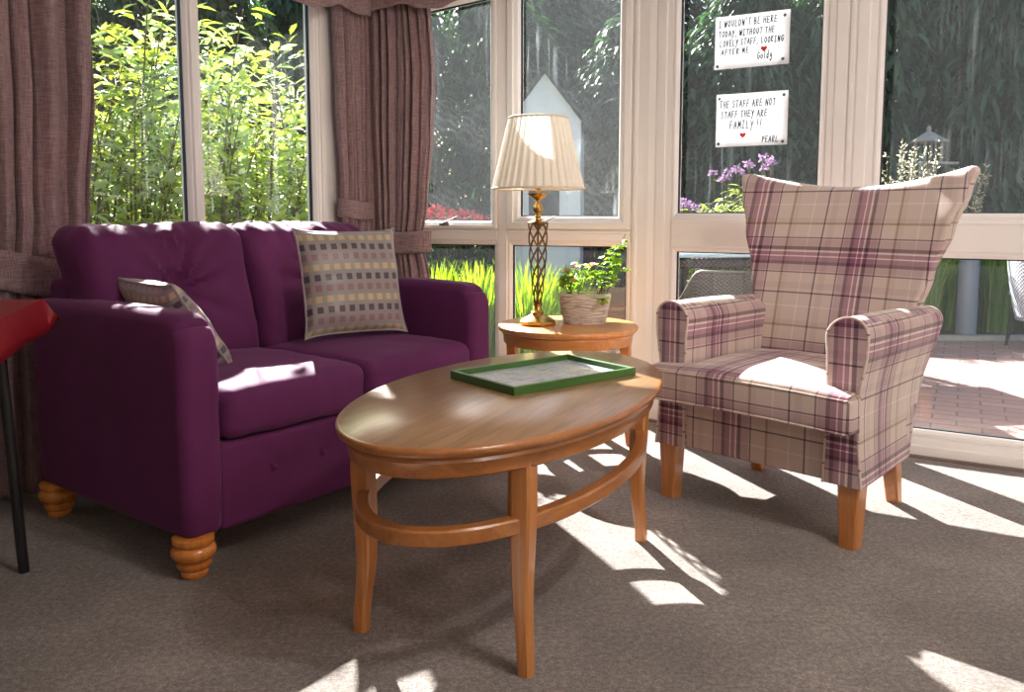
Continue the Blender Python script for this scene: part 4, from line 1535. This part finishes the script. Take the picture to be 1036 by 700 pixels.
def note(corners, label, lines, hrt, sign, tacks, seed):
    (s0, z0), (s1, z1) = wall_hit(*corners[3]), wall_hit(*corners[1])   # bottom left, top right
    W, H = s1 - s0, z1 - z0
    P = C2 + DR * s0 + nR * .0185
    root = thing('handwritten_note', (P.x, P.y, z0), RA, label, 'note', 'notes stuck on the window')
    mb = MB()
    mb.grid(lambda u, v: (u * W, -.0008 - .0015 * math.sin(PI * u) * math.sin(PI * v), v * H), 6, 6)
    b = mb.build('paper', M['paper'], root, solid=.0006)
    rr = random.Random(seed)
    ink = MB()
    for (txt, x, z, h, w, g, sl) in lines:
        strokes(ink, txt, x * W, z * H, h * H, w * W, g * W, rr, sl, y=-.0040)
    ink.build('handwriting', M['ink'], root, smoothed=False)
    ink = MB()
    (txt, x, z, h, w, g, sl) = sign
    strokes(ink, txt, x * W, z * H, h * H, w * W, g * W, rr, sl, y=-.0040)
    ink.build('signature', M['ink'], root, smoothed=False)
    hm = MB(); heart(hm, hrt[0] * W, hrt[1] * H, hrt[2] * H, y=-.0040)
    hm.build('heart', M['heart'], root, smoothed=False)
    for (x, z) in tacks:
        t = MB(); t.lathe([(.0065, 0), (.006, .002), (.003, .0035), (0, .004)], n=12)
        R_ = Matrix.Rotation(PI / 2, 4, 'X')
        t.v = [tuple(Vector((x * W, -.0022, z * H)) + R_ @ Vector(p)) for p in t.v]
        t.build('tack', M['tack'], root)
note([(723, 18), (800, 9), (801, 63), (723, 71)], 'white handwritten note with four lines, upper of the two on the glass',
     [("I WOULDN'T BE HERE", .05, .80, .12, .036, .0125, .0), ("TODAY, WITHOUT THE", .05, .61, .11, .034, .0115, .0), ("LOVELY STAFF, LOOKING", .07, .43, .11, .033, .0105, .0), ("AFTER ME.", .09, .27, .10, .038, .014, .0)],
     (.67, .32, .065), ("Goldy", .58, .12, .13, .036, .010, .02), [(.93, .90), (.92, .10), (.04, .06)], 4)
note([(723, 97), (798, 91), (798, 146), (724, 149)], 'white handwritten note with two exclamation marks, lower on the glass',
     [("THE STAFF ARE NOT", .05, .74, .13, .038, .0125, .0), ("STAFF THEY ARE", .07, .55, .12, .038, .0125, .0), ("FAMILY !!", .20, .34, .14, .042, .016, .0)],
     (.39, .21, .062), ("PEARL", .66, .06, .11, .036, .010, .0), [(.04, .92), (.94, .92), (.04, .06), (.94, .06)], 6)
# ------------------------------------------------------------------ garden ground
def slab(name, pts, z0, z1, mat, label, cat):
    mb = MB(); mb.prism(pts, z0, z1)
    return tag(mb.build(name, M[mat], smoothed=False), label, cat, kind='structure')
slab('lawn', [(-16, 3.3), (-16, 24), (18, 24), (18, -3), (3.3, -3), (3.3, 2.35), (.62, 3.92), (-.76, 4.13), (-3.2, .9), (-16, .9)][::-1], -.16, -.10, 'lawn', 'rough lawn around the house', 'ground')
pa0 = C2 + DC * -.35 + nC * .13
slab('patio', [(.30, 3.96), (.66, 3.90), (3.6, 2.16), (12, -1.5), (12, 6.35), (.9, 6.35), (.30, 5.4)], -.11, -.035, 'pavers', 'pink brick patio outside the right windows', 'patio')
slab('kerb', [(.9, 6.35), (12, 6.35), (12, 6.43), (.9, 6.43)], -.11, .0, 'weathered', 'stone kerb along the back of the patio', 'kerb')
slab('flower_bed', [(.9, 6.43), (12, 6.43), (12, 8.6), (.9, 8.6)], -.11, -.03, 'earth', 'earth bed behind the patio', 'ground')
slab('border', [(.27, 3.98), (-.70, 4.15), (-3.2, .85), (-6.5, 3.2), (-3.2, 7.6), (.27, 7.2)], -.11, -.04, 'earth', 'planted border outside the left windows', 'ground')

# ------------------------------------------------------------------ plants
def leaf_shrub(name, loc, h, spread, ns, nl, mats, seed, label, cat='shrub', group=None, L=(.07, .15), W=(.018, .048), arch=.35):
    root = thing(name, loc, 0, label, cat, group)
    rr = random.Random(seed)
    st = MB(); lfs = [MB() for _ in mats]
    for k in range(ns):
        a = rr.uniform(0, 2 * PI); s = spread * math.sqrt(rr.random())
        hh = h * rr.uniform(.55, 1.0)
        b = Vector((math.cos(a) * s * .25, math.sin(a) * s * .25, 0))
        t = Vector((math.cos(a) * s, math.sin(a) * s, hh))
        mid = b.lerp(t, .5) + Vector((math.cos(a) * -.1 * s, math.sin(a) * -.1 * s, hh * .18))
        path = [(1 - q) ** 2 * b + 2 * q * (1 - q) * mid + q * q * t for q in [i / 12 for i in range(13)]]
        for i in range(6, 13):
            path[i] = path[i] + Vector((math.cos(a), math.sin(a), -.5)) * (arch * .12 * ((i - 6) / 6) ** 2)
        st.tube(path, [lerp(.009, .003, i / 12) for i in range(13)], 5)
        lf = lfs[k % len(mats)]
        for j in range(nl):
            q = rr.uniform(.12, 1.0)
            i = min(11, int(q * 12)); p = path[i].lerp(path[i + 1], q * 12 - i)
            tang = (path[i + 1] - path[i]).normalized()
            aa = rr.uniform(0, 2 * PI)
            side = Vector((math.cos(aa), math.sin(aa), rr.uniform(-.5, .4)))
            d = (side + tang * .7).normalized()
            # short twig then leaf
            tw = rr.uniform(.0, .16)
            p2 = p + d * tw
            if tw > .09: st.tube([p, p2], .0016, 3, cap=False)
            lf.leaf(p2, (d + Vector((0, 0, rr.uniform(-.6, .2)))).normalized(), Vector((rr.uniform(-.6, .6), rr.uniform(-.6, .6), 1)), rr.uniform(*L), rr.uniform(*W), rr.uniform(.1, .5), .12)
    s = st.build('stems', M['stem'], root)
    for lf, m in zip(lfs, mats):
        o = lf.build('foliage', M[m], root)
        if len(mats) > 1: o['label'] = {'leaf_bright': 'yellow green leaves', 'leaf_silver': 'silvery green leaves'}.get(m, 'green leaves')
    return root
BR, SI = 'leaf_bright', 'leaf_silver'
gb = 'bushes outside the sofa window'
for i, (px, Y, h, sp_, ns, nl, mats, lab) in enumerate((
        (70, 3.95, 2.0, .45, 22, 62, [BR, SI], 'bright leafy bush outside, at the edge of the left curtain'),
        (135, 4.25, 2.05, .48, 26, 62, [BR, SI], 'bright leafy bush outside, in the middle of the left pane behind the sofa'),
        (205, 4.5, 2.06, .48, 26, 62, [BR, BR, SI], 'bright leafy bush outside, behind the thick mullion over the sofa'),
        (262, 4.75, 2.12, .48, 24, 62, [SI, BR], 'bright leafy bush outside, in the middle of the right pane behind the sofa'),
        (318, 5.0, 2.05, .48, 24, 62, [BR, SI], 'bright leafy bush outside, beside the curtained bay corner'),
        (100, 5.7, 1.5, .75, 30, 70, [BR, SI], 'bushy shrub further off, seen low in the left pane behind the sofa'),
        (180, 6.0, 1.5, .75, 30, 70, [SI, BR], 'bushy shrub further off, seen beside the thick mullion over the sofa'),
        (250, 6.2, 1.5, .75, 30, 70, [BR, SI], 'bushy shrub further off, seen low in the right pane behind the sofa'),
        (310, 6.5, 1.55, .75, 30, 70, [SI, BR], 'bushy shrub further off, next to the curtained bay corner'))):
    p = at(px, 300, Y)
    leaf_shrub('leafy_shrub', (p.x, p.y, -.05), h, sp_, ns, nl, mats, i + 1, lab, group=gb)
def blade_clump(name, loc, h, spread, nb, mat, seed, label, wide=.012, cat='grass', group=None, lean=.45):
    root = thing(name, loc, 0, label, cat, group)
    rr = random.Random(seed)
    mb = MB()
    for k in range(nb):
        a = rr.uniform(0, 2 * PI); s = spread * rr.random() ** .7 * .35
        b = Vector((math.cos(a) * s, math.sin(a) * s, 0))
        a2 = a + rr.uniform(-.8, .8)
        d = Vector((math.cos(a2), math.sin(a2), 0))
        hh = h * rr.uniform(.55, 1.0); out = spread * rr.uniform(.2, 1) * lean * 2
        w = wide * rr.uniform(.6, 1.1)
        s_ = Vector((-d.y, d.x, 0)).lerp(d, rr.uniform(-.4, .4)).normalized()
        vs = []
        for i in range(6):
            t = i / 5
            p = b + d * (out * t * t * .8) + Vector((0, 0, hh * (t - .18 * t * t * t * (1 + lean))))
            ww = w * (1 - t ** 2.2) * .5 + .0006
            vs += [p - s_ * ww, p + s_ * ww]
        mb.add(vs, [(2 * i, 2 * i + 1, 2 * i + 3, 2 * i + 2) for i in range(5)])
    mb.build('blades', M[mat], root)
    return root
gg = 'bright grass clumps outside the casement windows'
for i, (px, Y, h, lab) in enumerate(((440, 4.75, .98, 'bright yellow green grass clump outside, beside the curtain and above the sofa arm'), (484, 4.9, .96, 'bright yellow green grass clump outside, left of the casement mullion'),
        (535, 4.65, .98, 'bright yellow green grass clump outside, seen through the lamp stem'), (572, 5.0, .92, 'bright yellow green grass clump outside, left of the white garden house'), (400, 5.0, 1.0, 'bright yellow green grass clump outside, behind the tied curtain'))):
    p = at(px, 300, Y)
    blade_clump('ornamental_grass', (p.x, p.y, -.05), h, .30, 330, 'leaf_grass', 30 + i, lab, .016, group=gg, lean=.35)
# red flowered plants behind the grass
def flower_plant(name, loc, h, spread, n, fl, leafm, seed, label, fsize=.05, group=None, nleaf=60):
    root = thing(name, loc, 0, label, 'plant', group)
    rr = random.Random(seed)
    st, lf, fw = MB(), MB(), MB()
    for k in range(n):
        a = rr.uniform(0, 2 * PI); s = spread * math.sqrt(rr.random())
        t = Vector((math.cos(a) * s, math.sin(a) * s, h * rr.uniform(.94, 1.0)))
        b = Vector((math.cos(a) * s * .3, math.sin(a) * s * .3, 0))
        mid = b.lerp(t, .5) + Vector((0, 0, .08))
        path = [(1 - q) ** 2 * b + 2 * q * (1 - q) * mid + q * q * t for q in [i / 8 for i in range(9)]]
        st.tube(path, .003, 4, cap=False)
        for j in range(nleaf):
            q = rr.uniform(.15, .95); p = path[int(q * 8)]
            aa = rr.uniform(0, 2 * PI)
            lf.leaf(p, Vector((math.cos(aa), math.sin(aa), rr.uniform(-.2, .6))), Vector((rr.uniform(-.4, .4), rr.uniform(-.4, .4), 1)), rr.uniform(.05, .09), rr.uniform(.016, .03), .3)
        for j in range(26):
            d = Vector((rr.uniform(-1, 1), rr.uniform(-1, 1), rr.uniform(-.4, 1))).normalized()
            fw.leaf(t + d * fsize * rr.uniform(.1, .7), d, Vector((d.y, -d.x, .4)), fsize * .6, fsize * .4, .2)
    st.build('stems', M['stem'], root); lf.build('foliage', M[leafm], root); fw.build('blossom', M[fl], root)
    return root
for i, (px, Y, h, lab) in enumerate(((452, 5.9, 1.02, 'red flowering plant outside, just above the left casement rail'), (478, 6.1, .98, 'smaller red flowering plant outside, nearer the casement mullion'))):
    p = at(px, 300, Y)
    flower_plant('red_flower', (p.x, p.y, -.05), h, .16, 7, 'petal_red', 'hedge_dark', 40 + i, lab, .06, 'red flowers outside the casement')
# pale perennials and purple flowers beyond the note window
for i, (px, Y, h, lab) in enumerate(((706, 5.6, 1.10, 'pale green perennial outside, left one under the lower note'), (742, 5.8, 1.16, 'pale green perennial outside, beside the left corner of the armchair back'), (780, 6.1, 1.1, 'pale green perennial outside, hidden behind the armchair back'))):
    p = at(px, 300, Y)
    leaf_shrub('perennial', (p.x, p.y, -.04), h, .22, 26, 42, ['leaf_pale'], 50 + i, lab, 'plant', 'pale perennials beyond the note window', (.05, .09), (.010, .018), .1)
for i, (px, py, Y, lab) in enumerate(((768, 160, 5.7, 'tall purple flowers outside, between the lower note and the armchair'), (693, 206, 5.4, 'short purple flowers outside, at the lower left corner of the note window'), (738, 172, 6.2, 'purple flowers outside, under the middle of the lower note'))):
    p = at(px, py, Y)
    flower_plant('purple_flower', (p.x, p.y, -.04), p.z + .05, .13, 6, 'petal_purple', 'leaf_pale', 60 + i, lab, .036, 'purple flowers beyond the note window', 8)
# cream flowering shrubs right of the joining post
for i, (px, Y, h, lab) in enumerate(((905, 6.9, 1.62, 'cream sprayed shrub outside, beside the white post'), (950, 7.1, 1.40, 'cream sprayed shrub outside, in front of the bird table'))):
    p = at(px, 300, Y)
    root = thing('cream_shrub', (p.x, p.y, -.04), 0, lab, 'shrub', 'cream sprayed shrubs')
    rr = random.Random(70 + i)
    st, lf = MB(), MB()
    for k in range(46):
        a = rr.uniform(0, 2 * PI); s = .34 * math.sqrt(rr.random())
        t = Vector((math.cos(a) * s, math.sin(a) * s, h * rr.uniform(.7, 1.0)))
        b = Vector((math.cos(a) * s * .3, math.sin(a) * s * .3, 0))
        path = [b.lerp(t, q / 10) + Vector((0, 0, .03 * math.sin(PI * q / 10))) for q in range(11)]
        st.tube(path, .003, 4, cap=False)
        for j in range(60):
            q = rr.uniform(.35, 1.0); i_ = min(9, int(q * 10)); p_ = path[i_].lerp(path[i_ + 1], q * 10 - i_)
            d = Vector((rr.uniform(-1, 1), rr.uniform(-1, 1), rr.uniform(0, 1.2))).normalized()
            lf.leaf(p_, d, Vector((d.y, -d.x, .5)), rr.uniform(.02, .045), rr.uniform(.008, .014), .2)
    st.build('stems', M['stem'], root); lf.build('flower_sprays', M['petal_cream'], root)
# reeds along the back of the patio
for i, (px, Y, h, lab) in enumerate(((934, 6.75, 1.02, 'dark green reed clump between the armchair and the grey bollard'), (962, 6.95, .98, 'dark green reed clump just left of the grey bollard'), (1010, 6.8, 1.08, 'green reed clump right of the grey bollard'),
        (1052, 6.9, 1.0, 'green reed clump behind the pale woven chair'), (900, 6.8, .95, 'dark green reed clump hidden behind the armchair'))):
    p = at(px, 300, Y)
    blade_clump('reed_clump', (p.x, p.y, -.03), h, .34, 420, 'leaf_reed', 80 + i, lab, .010, group='reed clumps behind the patio', lean=.4)

# ------------------------------------------------------------------ dark conifers all along the back
def conifer_mesh(seed, h, r, n):
    rr = random.Random(seed)
    lf, st = MB(), MB()
    st.tube([(0, 0, 0), (.03, 0, h * .5), (0, .02, h * .97)], [.10, .07, .015], 8)
    for k in range(n):
        z = h * (.04 + .94 * rr.random() ** .9)
        t = z / h
        rad = r * min(1.0, (1.02 - t) * 3.6) ** .8 * rr.uniform(.55, 1.08)
        a = rr.uniform(0, 2 * PI)
        out = Vector((math.cos(a), math.sin(a), 0))
        for j in range(7):
            q = rr.uniform(.45, 1.0)
            p = Vector((0, 0, z)) + out * (rad * q) + Vector((rr.uniform(-.1, .1), rr.uniform(-.1, .1), rr.uniform(-.08, .08) - .16 * q * q))
            d = (out + Vector((rr.uniform(-.9, .9), rr.uniform(-.9, .9), rr.uniform(-.9, .15)))).normalized()
            lf.leaf(p, d, Vector((rr.uniform(-.6, .6), rr.uniform(-.6, .6), 1)), rr.uniform(.12, .24), rr.uniform(.035, .075), .5, .15)
    return st, lf
def conifer(loc, h, r, n, seed, label, name='conifer', group='dark conifers at the end of the garden'):
    root = thing(name, loc, 0, label, 'tree', group)
    st, lf = conifer_mesh(seed, h, r, n)
    st.build('trunk', M['bark'], root); lf.build('foliage', M['conifer'], root)
    return root
spots = [(1.5, 10.7, 'behind the gap right of the lamp shade'), (2.9, 10.4, 'behind the two notes'), (4.2, 10.0, 'behind the armchair back'), (5.5, 9.6, 'behind the bird table'), (6.8, 9.2, 'at the right edge of the view'), (8.1, 8.6, 'beyond the right edge')]
src = [conifer((0, 0, 0), 3.9, 1.0, 1300, 5, 'tall dark conifer ' + spots[0][2]), conifer((0, 0, 0), 4.0, 1.05, 1300, 6, 'tall dark conifer ' + spots[1][2])]
for i, (x, y, w) in enumerate(spots):
    o = src[i] if i < 2 else copy_tree(src[i % 2])
    o.location = (x, y, -.1); o.rotation_euler = (0, 0, i * 1.7); o.scale = (1, 1, .92 if i < 1 else 1.0 if i < 2 else 1.5); o['label'] = 'tall dark conifer ' + w
back = [(1.1, 14.6, 'third row, high above the garden house'), (2.2, 13.0, 'second row, between the notes and the lamp'), (4.0, 12.6, 'second row, behind the notes'), (5.8, 12.2, 'second row, above the bird table'), (7.6, 11.6, 'second row, far right'), (.5, 13.4, 'second row, behind the white garden house')]
for i, (x, y, w) in enumerate(back):
    o = copy_tree(src[i % 2]); o.location = (x, y, -.1); o.rotation_euler = (0, 0, 2 + i * 2.1); o.scale = (1.3, 1.3, 1.2 if x < 3 and y < 14 else 1.5); o['label'] = 'taller dark conifer in the ' + w
# low dark bushes where the sun comes over
low = [(-4.4, 10.6, 4.6, 'further back beyond the left pane of the sofa window'), (-2.7, 11.4, 4.8, 'further back beyond the right pane of the sofa window'), (-.25, 11.2, 4.4, 'behind the left casement'), (-1.6, 10.4, 4.4, 'behind the curtained corner'), (-3.5, 9.8, 4.0, 'left of the curtained corner'), (-5.1, 9.0, 4.4, 'behind the sofa window bushes'), (-6.5, 7.8, 4.0, 'beyond the left pane of the sofa window')]
lb = conifer((0, 0, 0), 4.0, 1.0, 1300, 9, 'x', 'dark_bush', 'dark bushes at the garden edge')
for i, (x, y, h, w) in enumerate(low):
    o = lb if i == 0 else copy_tree(lb)
    o.location = (x, y, -.1); o.rotation_euler = (0, 0, i * 1.3); o.scale = (1, 1, h / 4.0)
    o['label'] = 'dark rounded bush ' + w; o['category'] = 'bush'

# added tree over the bushes; its unseen crown is shaped to block high sun
ot = thing('sun_blocking_tree', (-3.9, 7.5, -.1), 0, 'added tree behind the sofa window bushes, its unseen crown blocking the high sun', 'tree')
rr = random.Random(77)
tk = MB(); tk.tube([(0, 0, 0), (.05, 0, 1.6), (0, -.05, 3.2), (.1, -.1, 4.6)], [.13, .11, .09, .04], 10)
for k in range(9):
    a = rr.uniform(0, 6.28); z0_ = rr.uniform(3.5, 4.1)
    tk.tube([(0, 0, z0_), (math.cos(a) * .6 + .6, math.sin(a) * .5 - .3, z0_ + .6), (math.cos(a) * .9 + 1.3, math.sin(a) * .8 - .7, z0_ + 1.0)], [.04, .025, .01], 6)
tk.build('trunk', M['bark'], ot)
cr = MB()
for k in range(6500):
    a = rr.uniform(0, 6.28); q = math.sqrt(rr.random())
    x_, y_ = 1.25 * q * math.cos(a) + 1.35, 1.15 * q * math.sin(a) - .8
    wx, wy = x_ - 3.9, y_ + 7.5
    z_ = 3.30 + .16 * smooth(-1.85, -2.3, wx) + .67 * (wy - 6.0) + (rr.random() ** 1.5) * 2.0 * (1 - q * q * .6)
    d = Vector((rr.uniform(-1, 1), rr.uniform(-1, 1), rr.uniform(.1, .8))).normalized()
    cr.leaf(Vector((x_, y_, z_)), d, Vector((rr.uniform(-.6, .6), rr.uniform(-.6, .6), 1)), rr.uniform(.13, .2), rr.uniform(.07, .11), .15)
cr.build('crown', M['leaf_bright'], ot)

# ------------------------------------------------------------------ white garden house
gh = thing('garden_house', (.36, 9.3, -.1), math.radians(-8), 'small white gabled garden house beyond the lamp', 'garden house')
mb = MB(); w2, dp, hh = .40, .7, 2.05
mb.prism([(-w2, 0), (w2, 0), (w2, dp), (-w2, dp)], 0, hh)
mb.add([(-w2, 0, hh), (w2, 0, hh), (0, 0, hh + .52), (-w2, dp, hh), (w2, dp, hh), (0, dp, hh + .52)], [(0, 1, 2), (5, 4, 3), (0, 2, 5, 3), (1, 4, 5, 2)])
for k in range(14):
    mb.box((0, -.006, .12 + k * .145), (2 * w2, .012, .012))
mb.build('walls', M['white_paint'], gh, smoothed=False)
for sg in (-1, 1):
    mb = MB()
    mb.add([(0, -.1, hh + .54), (0, dp + .1, hh + .54), (sg * (w2 + .12), dp + .1, hh - .09), (sg * (w2 + .12), -.1, hh - .09), (0, -.1, hh + .58), (0, dp + .1, hh + .58), (sg * (w2 + .12), dp + .1, hh - .05), (sg * (w2 + .12), -.1, hh - .05)],
           [(0, 1, 2, 3), (7, 6, 5, 4), (0, 3, 7, 4), (1, 5, 6, 2), (3, 2, 6, 7)])
    mb.build('roof', M['roof_felt'], gh, smoothed=False)
mb = MB(); mb.box((0, -.02, 1.0), (.5, .03, 1.8), bev=.005); d_ = mb.build('door', M['white_paint'], gh, smoothed=False)
mb = MB(); mb.box((0, -.04, 1.35), (.34, .012, .8)); mb.build('pane', M['seal'], d_, smoothed=False)
# raised sleeper bed beside it
for i, (z, y, lab) in enumerate(((0.0, 7.3, 'lower brown timber sleeper outside, right of the planter'), (.165, 7.40, 'upper brown timber sleeper outside, right of the planter'))):
    mb = MB(); mb.box((1.35, y, z - .05 + .0825), (1.9, .14, .165), bev=.012)
    tag(mb.build('timber_sleeper', M['sleeper'], smoothed=False), lab, 'sleeper', 'sleepers of the raised bed')
# bird table
p = at(938, 170, 7.8)
bt = thing('bird_table', (p.x, p.y, -.03), .2, 'weathered bird table with a pagoda roof in front of the conifers', 'bird table')
mb = MB(); mb.box((0, 0, .70), (.07, .07, 1.44), bev=.006); mb.build('post', M['weathered'], bt)
mb = MB(); mb.box((0, 0, 1.43), (.40, .34, .025), bev=.004); mb.build('tray', M['weathered'], bt)
mb = MB(); mb.box((0, 0, 1.19), (.52, .06, .02), bev=.004); mb.build('perch', M['weathered'], bt)
for sx in (-1, 1):
    for sy in (-1, 1):
        mb = MB(); mb.box((sx * .085, sy * .07, 1.535), (.022, .022, .2), bev=.003); mb.build('roof_post', M['weathered'], bt)
mb = MB(); mb.lathe([(0, 1.63), (.175, 1.625), (.18, 1.634), (.11, 1.675), (.05, 1.71), (.018, 1.728), (.016, 1.735), (.022, 1.75), (.016, 1.77), (0, 1.785)], n=6)
mb.build('roof', M['weathered'], bt, angle=25)
# bollard light
p = ground(987, 340, -.03)
bo = thing('bollard_light', (p.x, p.y + .15, -.03), 0, 'grey bollard light with a pale cap between the reed clumps', 'bollard')
mb = MB(); mb.lathe([(.0, 0), (.078, 0), (.078, .60), (.070, .605), (.0, .605)], n=28); mb.build('shaft', M['bollard'], bo)
mb = MB(); mb.lathe([(.07, .605), (.07, .66), (.084, .662), (.084, .70), (.078, .706), (0, .71)], n=28); mb.build('cap', M['bollard_cap'], bo)

# ------------------------------------------------------------------ garden furniture
def rattan_chair(loc, rz, mat, label):
    root = thing('garden_chair', loc, rz, label, 'chair', 'woven garden chairs')
    def shell(u, v):      # u round the back, v up
        a = lerp(-PI * .08, PI * 1.08, u)
        s = abs(math.cos(a))
        top = .86 - .24 * smooth(.45, 1.0, s)
        z = lerp(.22, top, v)
        rr = lerp(.235, .30, v) + .02 * math.sin(PI * v)
        return (rr * math.cos(a), rr * .95 * math.sin(a) + .02 * v, z)
    mb = MB(); mb.grid(shell, 40, 18, uv=lambda u, v: (u * 1.0, v * .7))
    b = mb.build('woven_back', M[mat], root, solid=.018)
    rim = MB(); rim.tube([shell(i / 40, 1) for i in range(41)], .014, 8); rim.build('rim', M[mat], b)
    mb = MB(); mb.grid(lambda u, v: ((2 * u - 1) * .25, lerp(-.27, .22, v), .40 + .004 * math.sin(u * PI)), 8, 8, uv=lambda u, v: (u * .5, v * .5))
    mb.build('seat', M[mat], root, solid=.04)
    for (x, y) in ((-.22, -.22), (.22, -.22), (-.19, .19), (.19, .19)):
        l = MB(); l.tube([(x * 1.18, y * 1.18, 0), (x, y, .38)], [.013, .016], 8); lg = l.build('leg', M['black_metal'], root)
    return root
p = ground(1022, 360, -.035)
rattan_chair((p.x + .40, p.y + .18, -.035), math.radians(75), 'rattan_pale', 'pale woven garden chair on the patio at the right edge')
for (x, y, a, lab) in ((1.18, 4.62, 165, 'dark woven garden chair outside, left one under the note window'), (1.72, 4.50, -175, 'dark woven garden chair outside, right one behind the armchair')):
    rattan_chair((x, y, -.035), math.radians(a), 'rattan_dark', lab).scale = (.85, .85, .78)
gt = thing('garden_table', (1.62, 5.25, -.035), .1, 'blue grey topped garden table behind the dark woven chairs', 'table')
mb = MB(); mb.box((0, 0, .735), (1.5, .80, .022), bev=.006); mb.build('tabletop', M['table_glass'], gt)
mb = MB(); mb.box((0, 0, .69), (1.40, .70, .06), bev=.01); mb.build('apron', M['rattan_dark'], gt, boxuv=lambda p, n: (p.x, p.z))
for sx in (-1, 1):
    for sy in (-1, 1):
        l = MB(); l.tube([(sx * .66, sy * .31, 0), (sx * .66, sy * .31, .67)], .03, 10); l.build('leg', M['black_metal'], gt)
# ------------------------------------------------------------------ light
sd = Vector((.34, -1.0, -.67)).normalized()
sl = bpy.data.lights.new('sun', 'SUN'); sl.energy = 32; sl.angle = math.radians(.53); sl.color = (1.0, .965, .92)
so = bpy.data.objects.new('sun', sl); COL.objects.link(so)
so.rotation_euler = sd.to_track_quat('-Z', 'Y').to_euler(); so.location = (-3, 9, 6)
w = bpy.data.worlds.new('sky'); C.world = w; w.use_nodes = True
nt = w.node_tree; nt.nodes.clear()
o_ = nt.nodes.new('ShaderNodeOutputWorld'); bg = nt.nodes.new('ShaderNodeBackground'); sk = nt.nodes.new('ShaderNodeTexSky')
sk.sky_type = 'NISHITA'; sk.sun_disc = False; sk.sun_elevation = math.radians(32); sk.sun_rotation = math.atan2(-.325, 1.0)
sk.air_density = 1.0; sk.dust_density = 1.5
nt.links.new(sk.outputs[0], bg.inputs[0]); bg.inputs[1].default_value = .26
nt.links.new(bg.outputs[0], o_.inputs[0])
def ceiling_lamp(x, y, power, s=.5):
    l = bpy.data.lights.new('ceiling_lamp', 'POINT'); l.shadow_soft_size = s; l.energy = power; l.color = (1.0, .945, .90)
    o = bpy.data.objects.new('ceiling_lamp', l); COL.objects.link(o); o.location = (x, y, 2.3)
ceiling_lamp(1.15, .9, 46, .07); ceiling_lamp(-.1, -1.5, 7, .07); ceiling_lamp(2.3, -.6, 54, .07)

# ------------------------------------------------------------------ camera
cd = bpy.data.cameras.new('camera'); cd.sensor_width = 36.0; cd.lens = F / 1036 * 36.0; cd.sensor_fit = 'HORIZONTAL'
cd.shift_y = -(350 - CY) / 1036; cd.clip_start = .02; cd.clip_end = 200
co = bpy.data.objects.new('camera', cd); COL.objects.link(co)
co.location = (0, 0, CAM_H); co.rotation_euler = (PI / 2 - TILT, 0, 0)
C.camera = co
vs = C.view_settings
vs.view_transform = 'Standard'; vs.look = 'None'; vs.gamma = 1.0; vs.exposure = 0.15; vs.use_curve_mapping = False
C.cycles.max_bounces = 10; C.cycles.transparent_max_bounces = 24; C.cycles.diffuse_bounces = 5
C.cycles.sample_clamp_indirect = 8.0
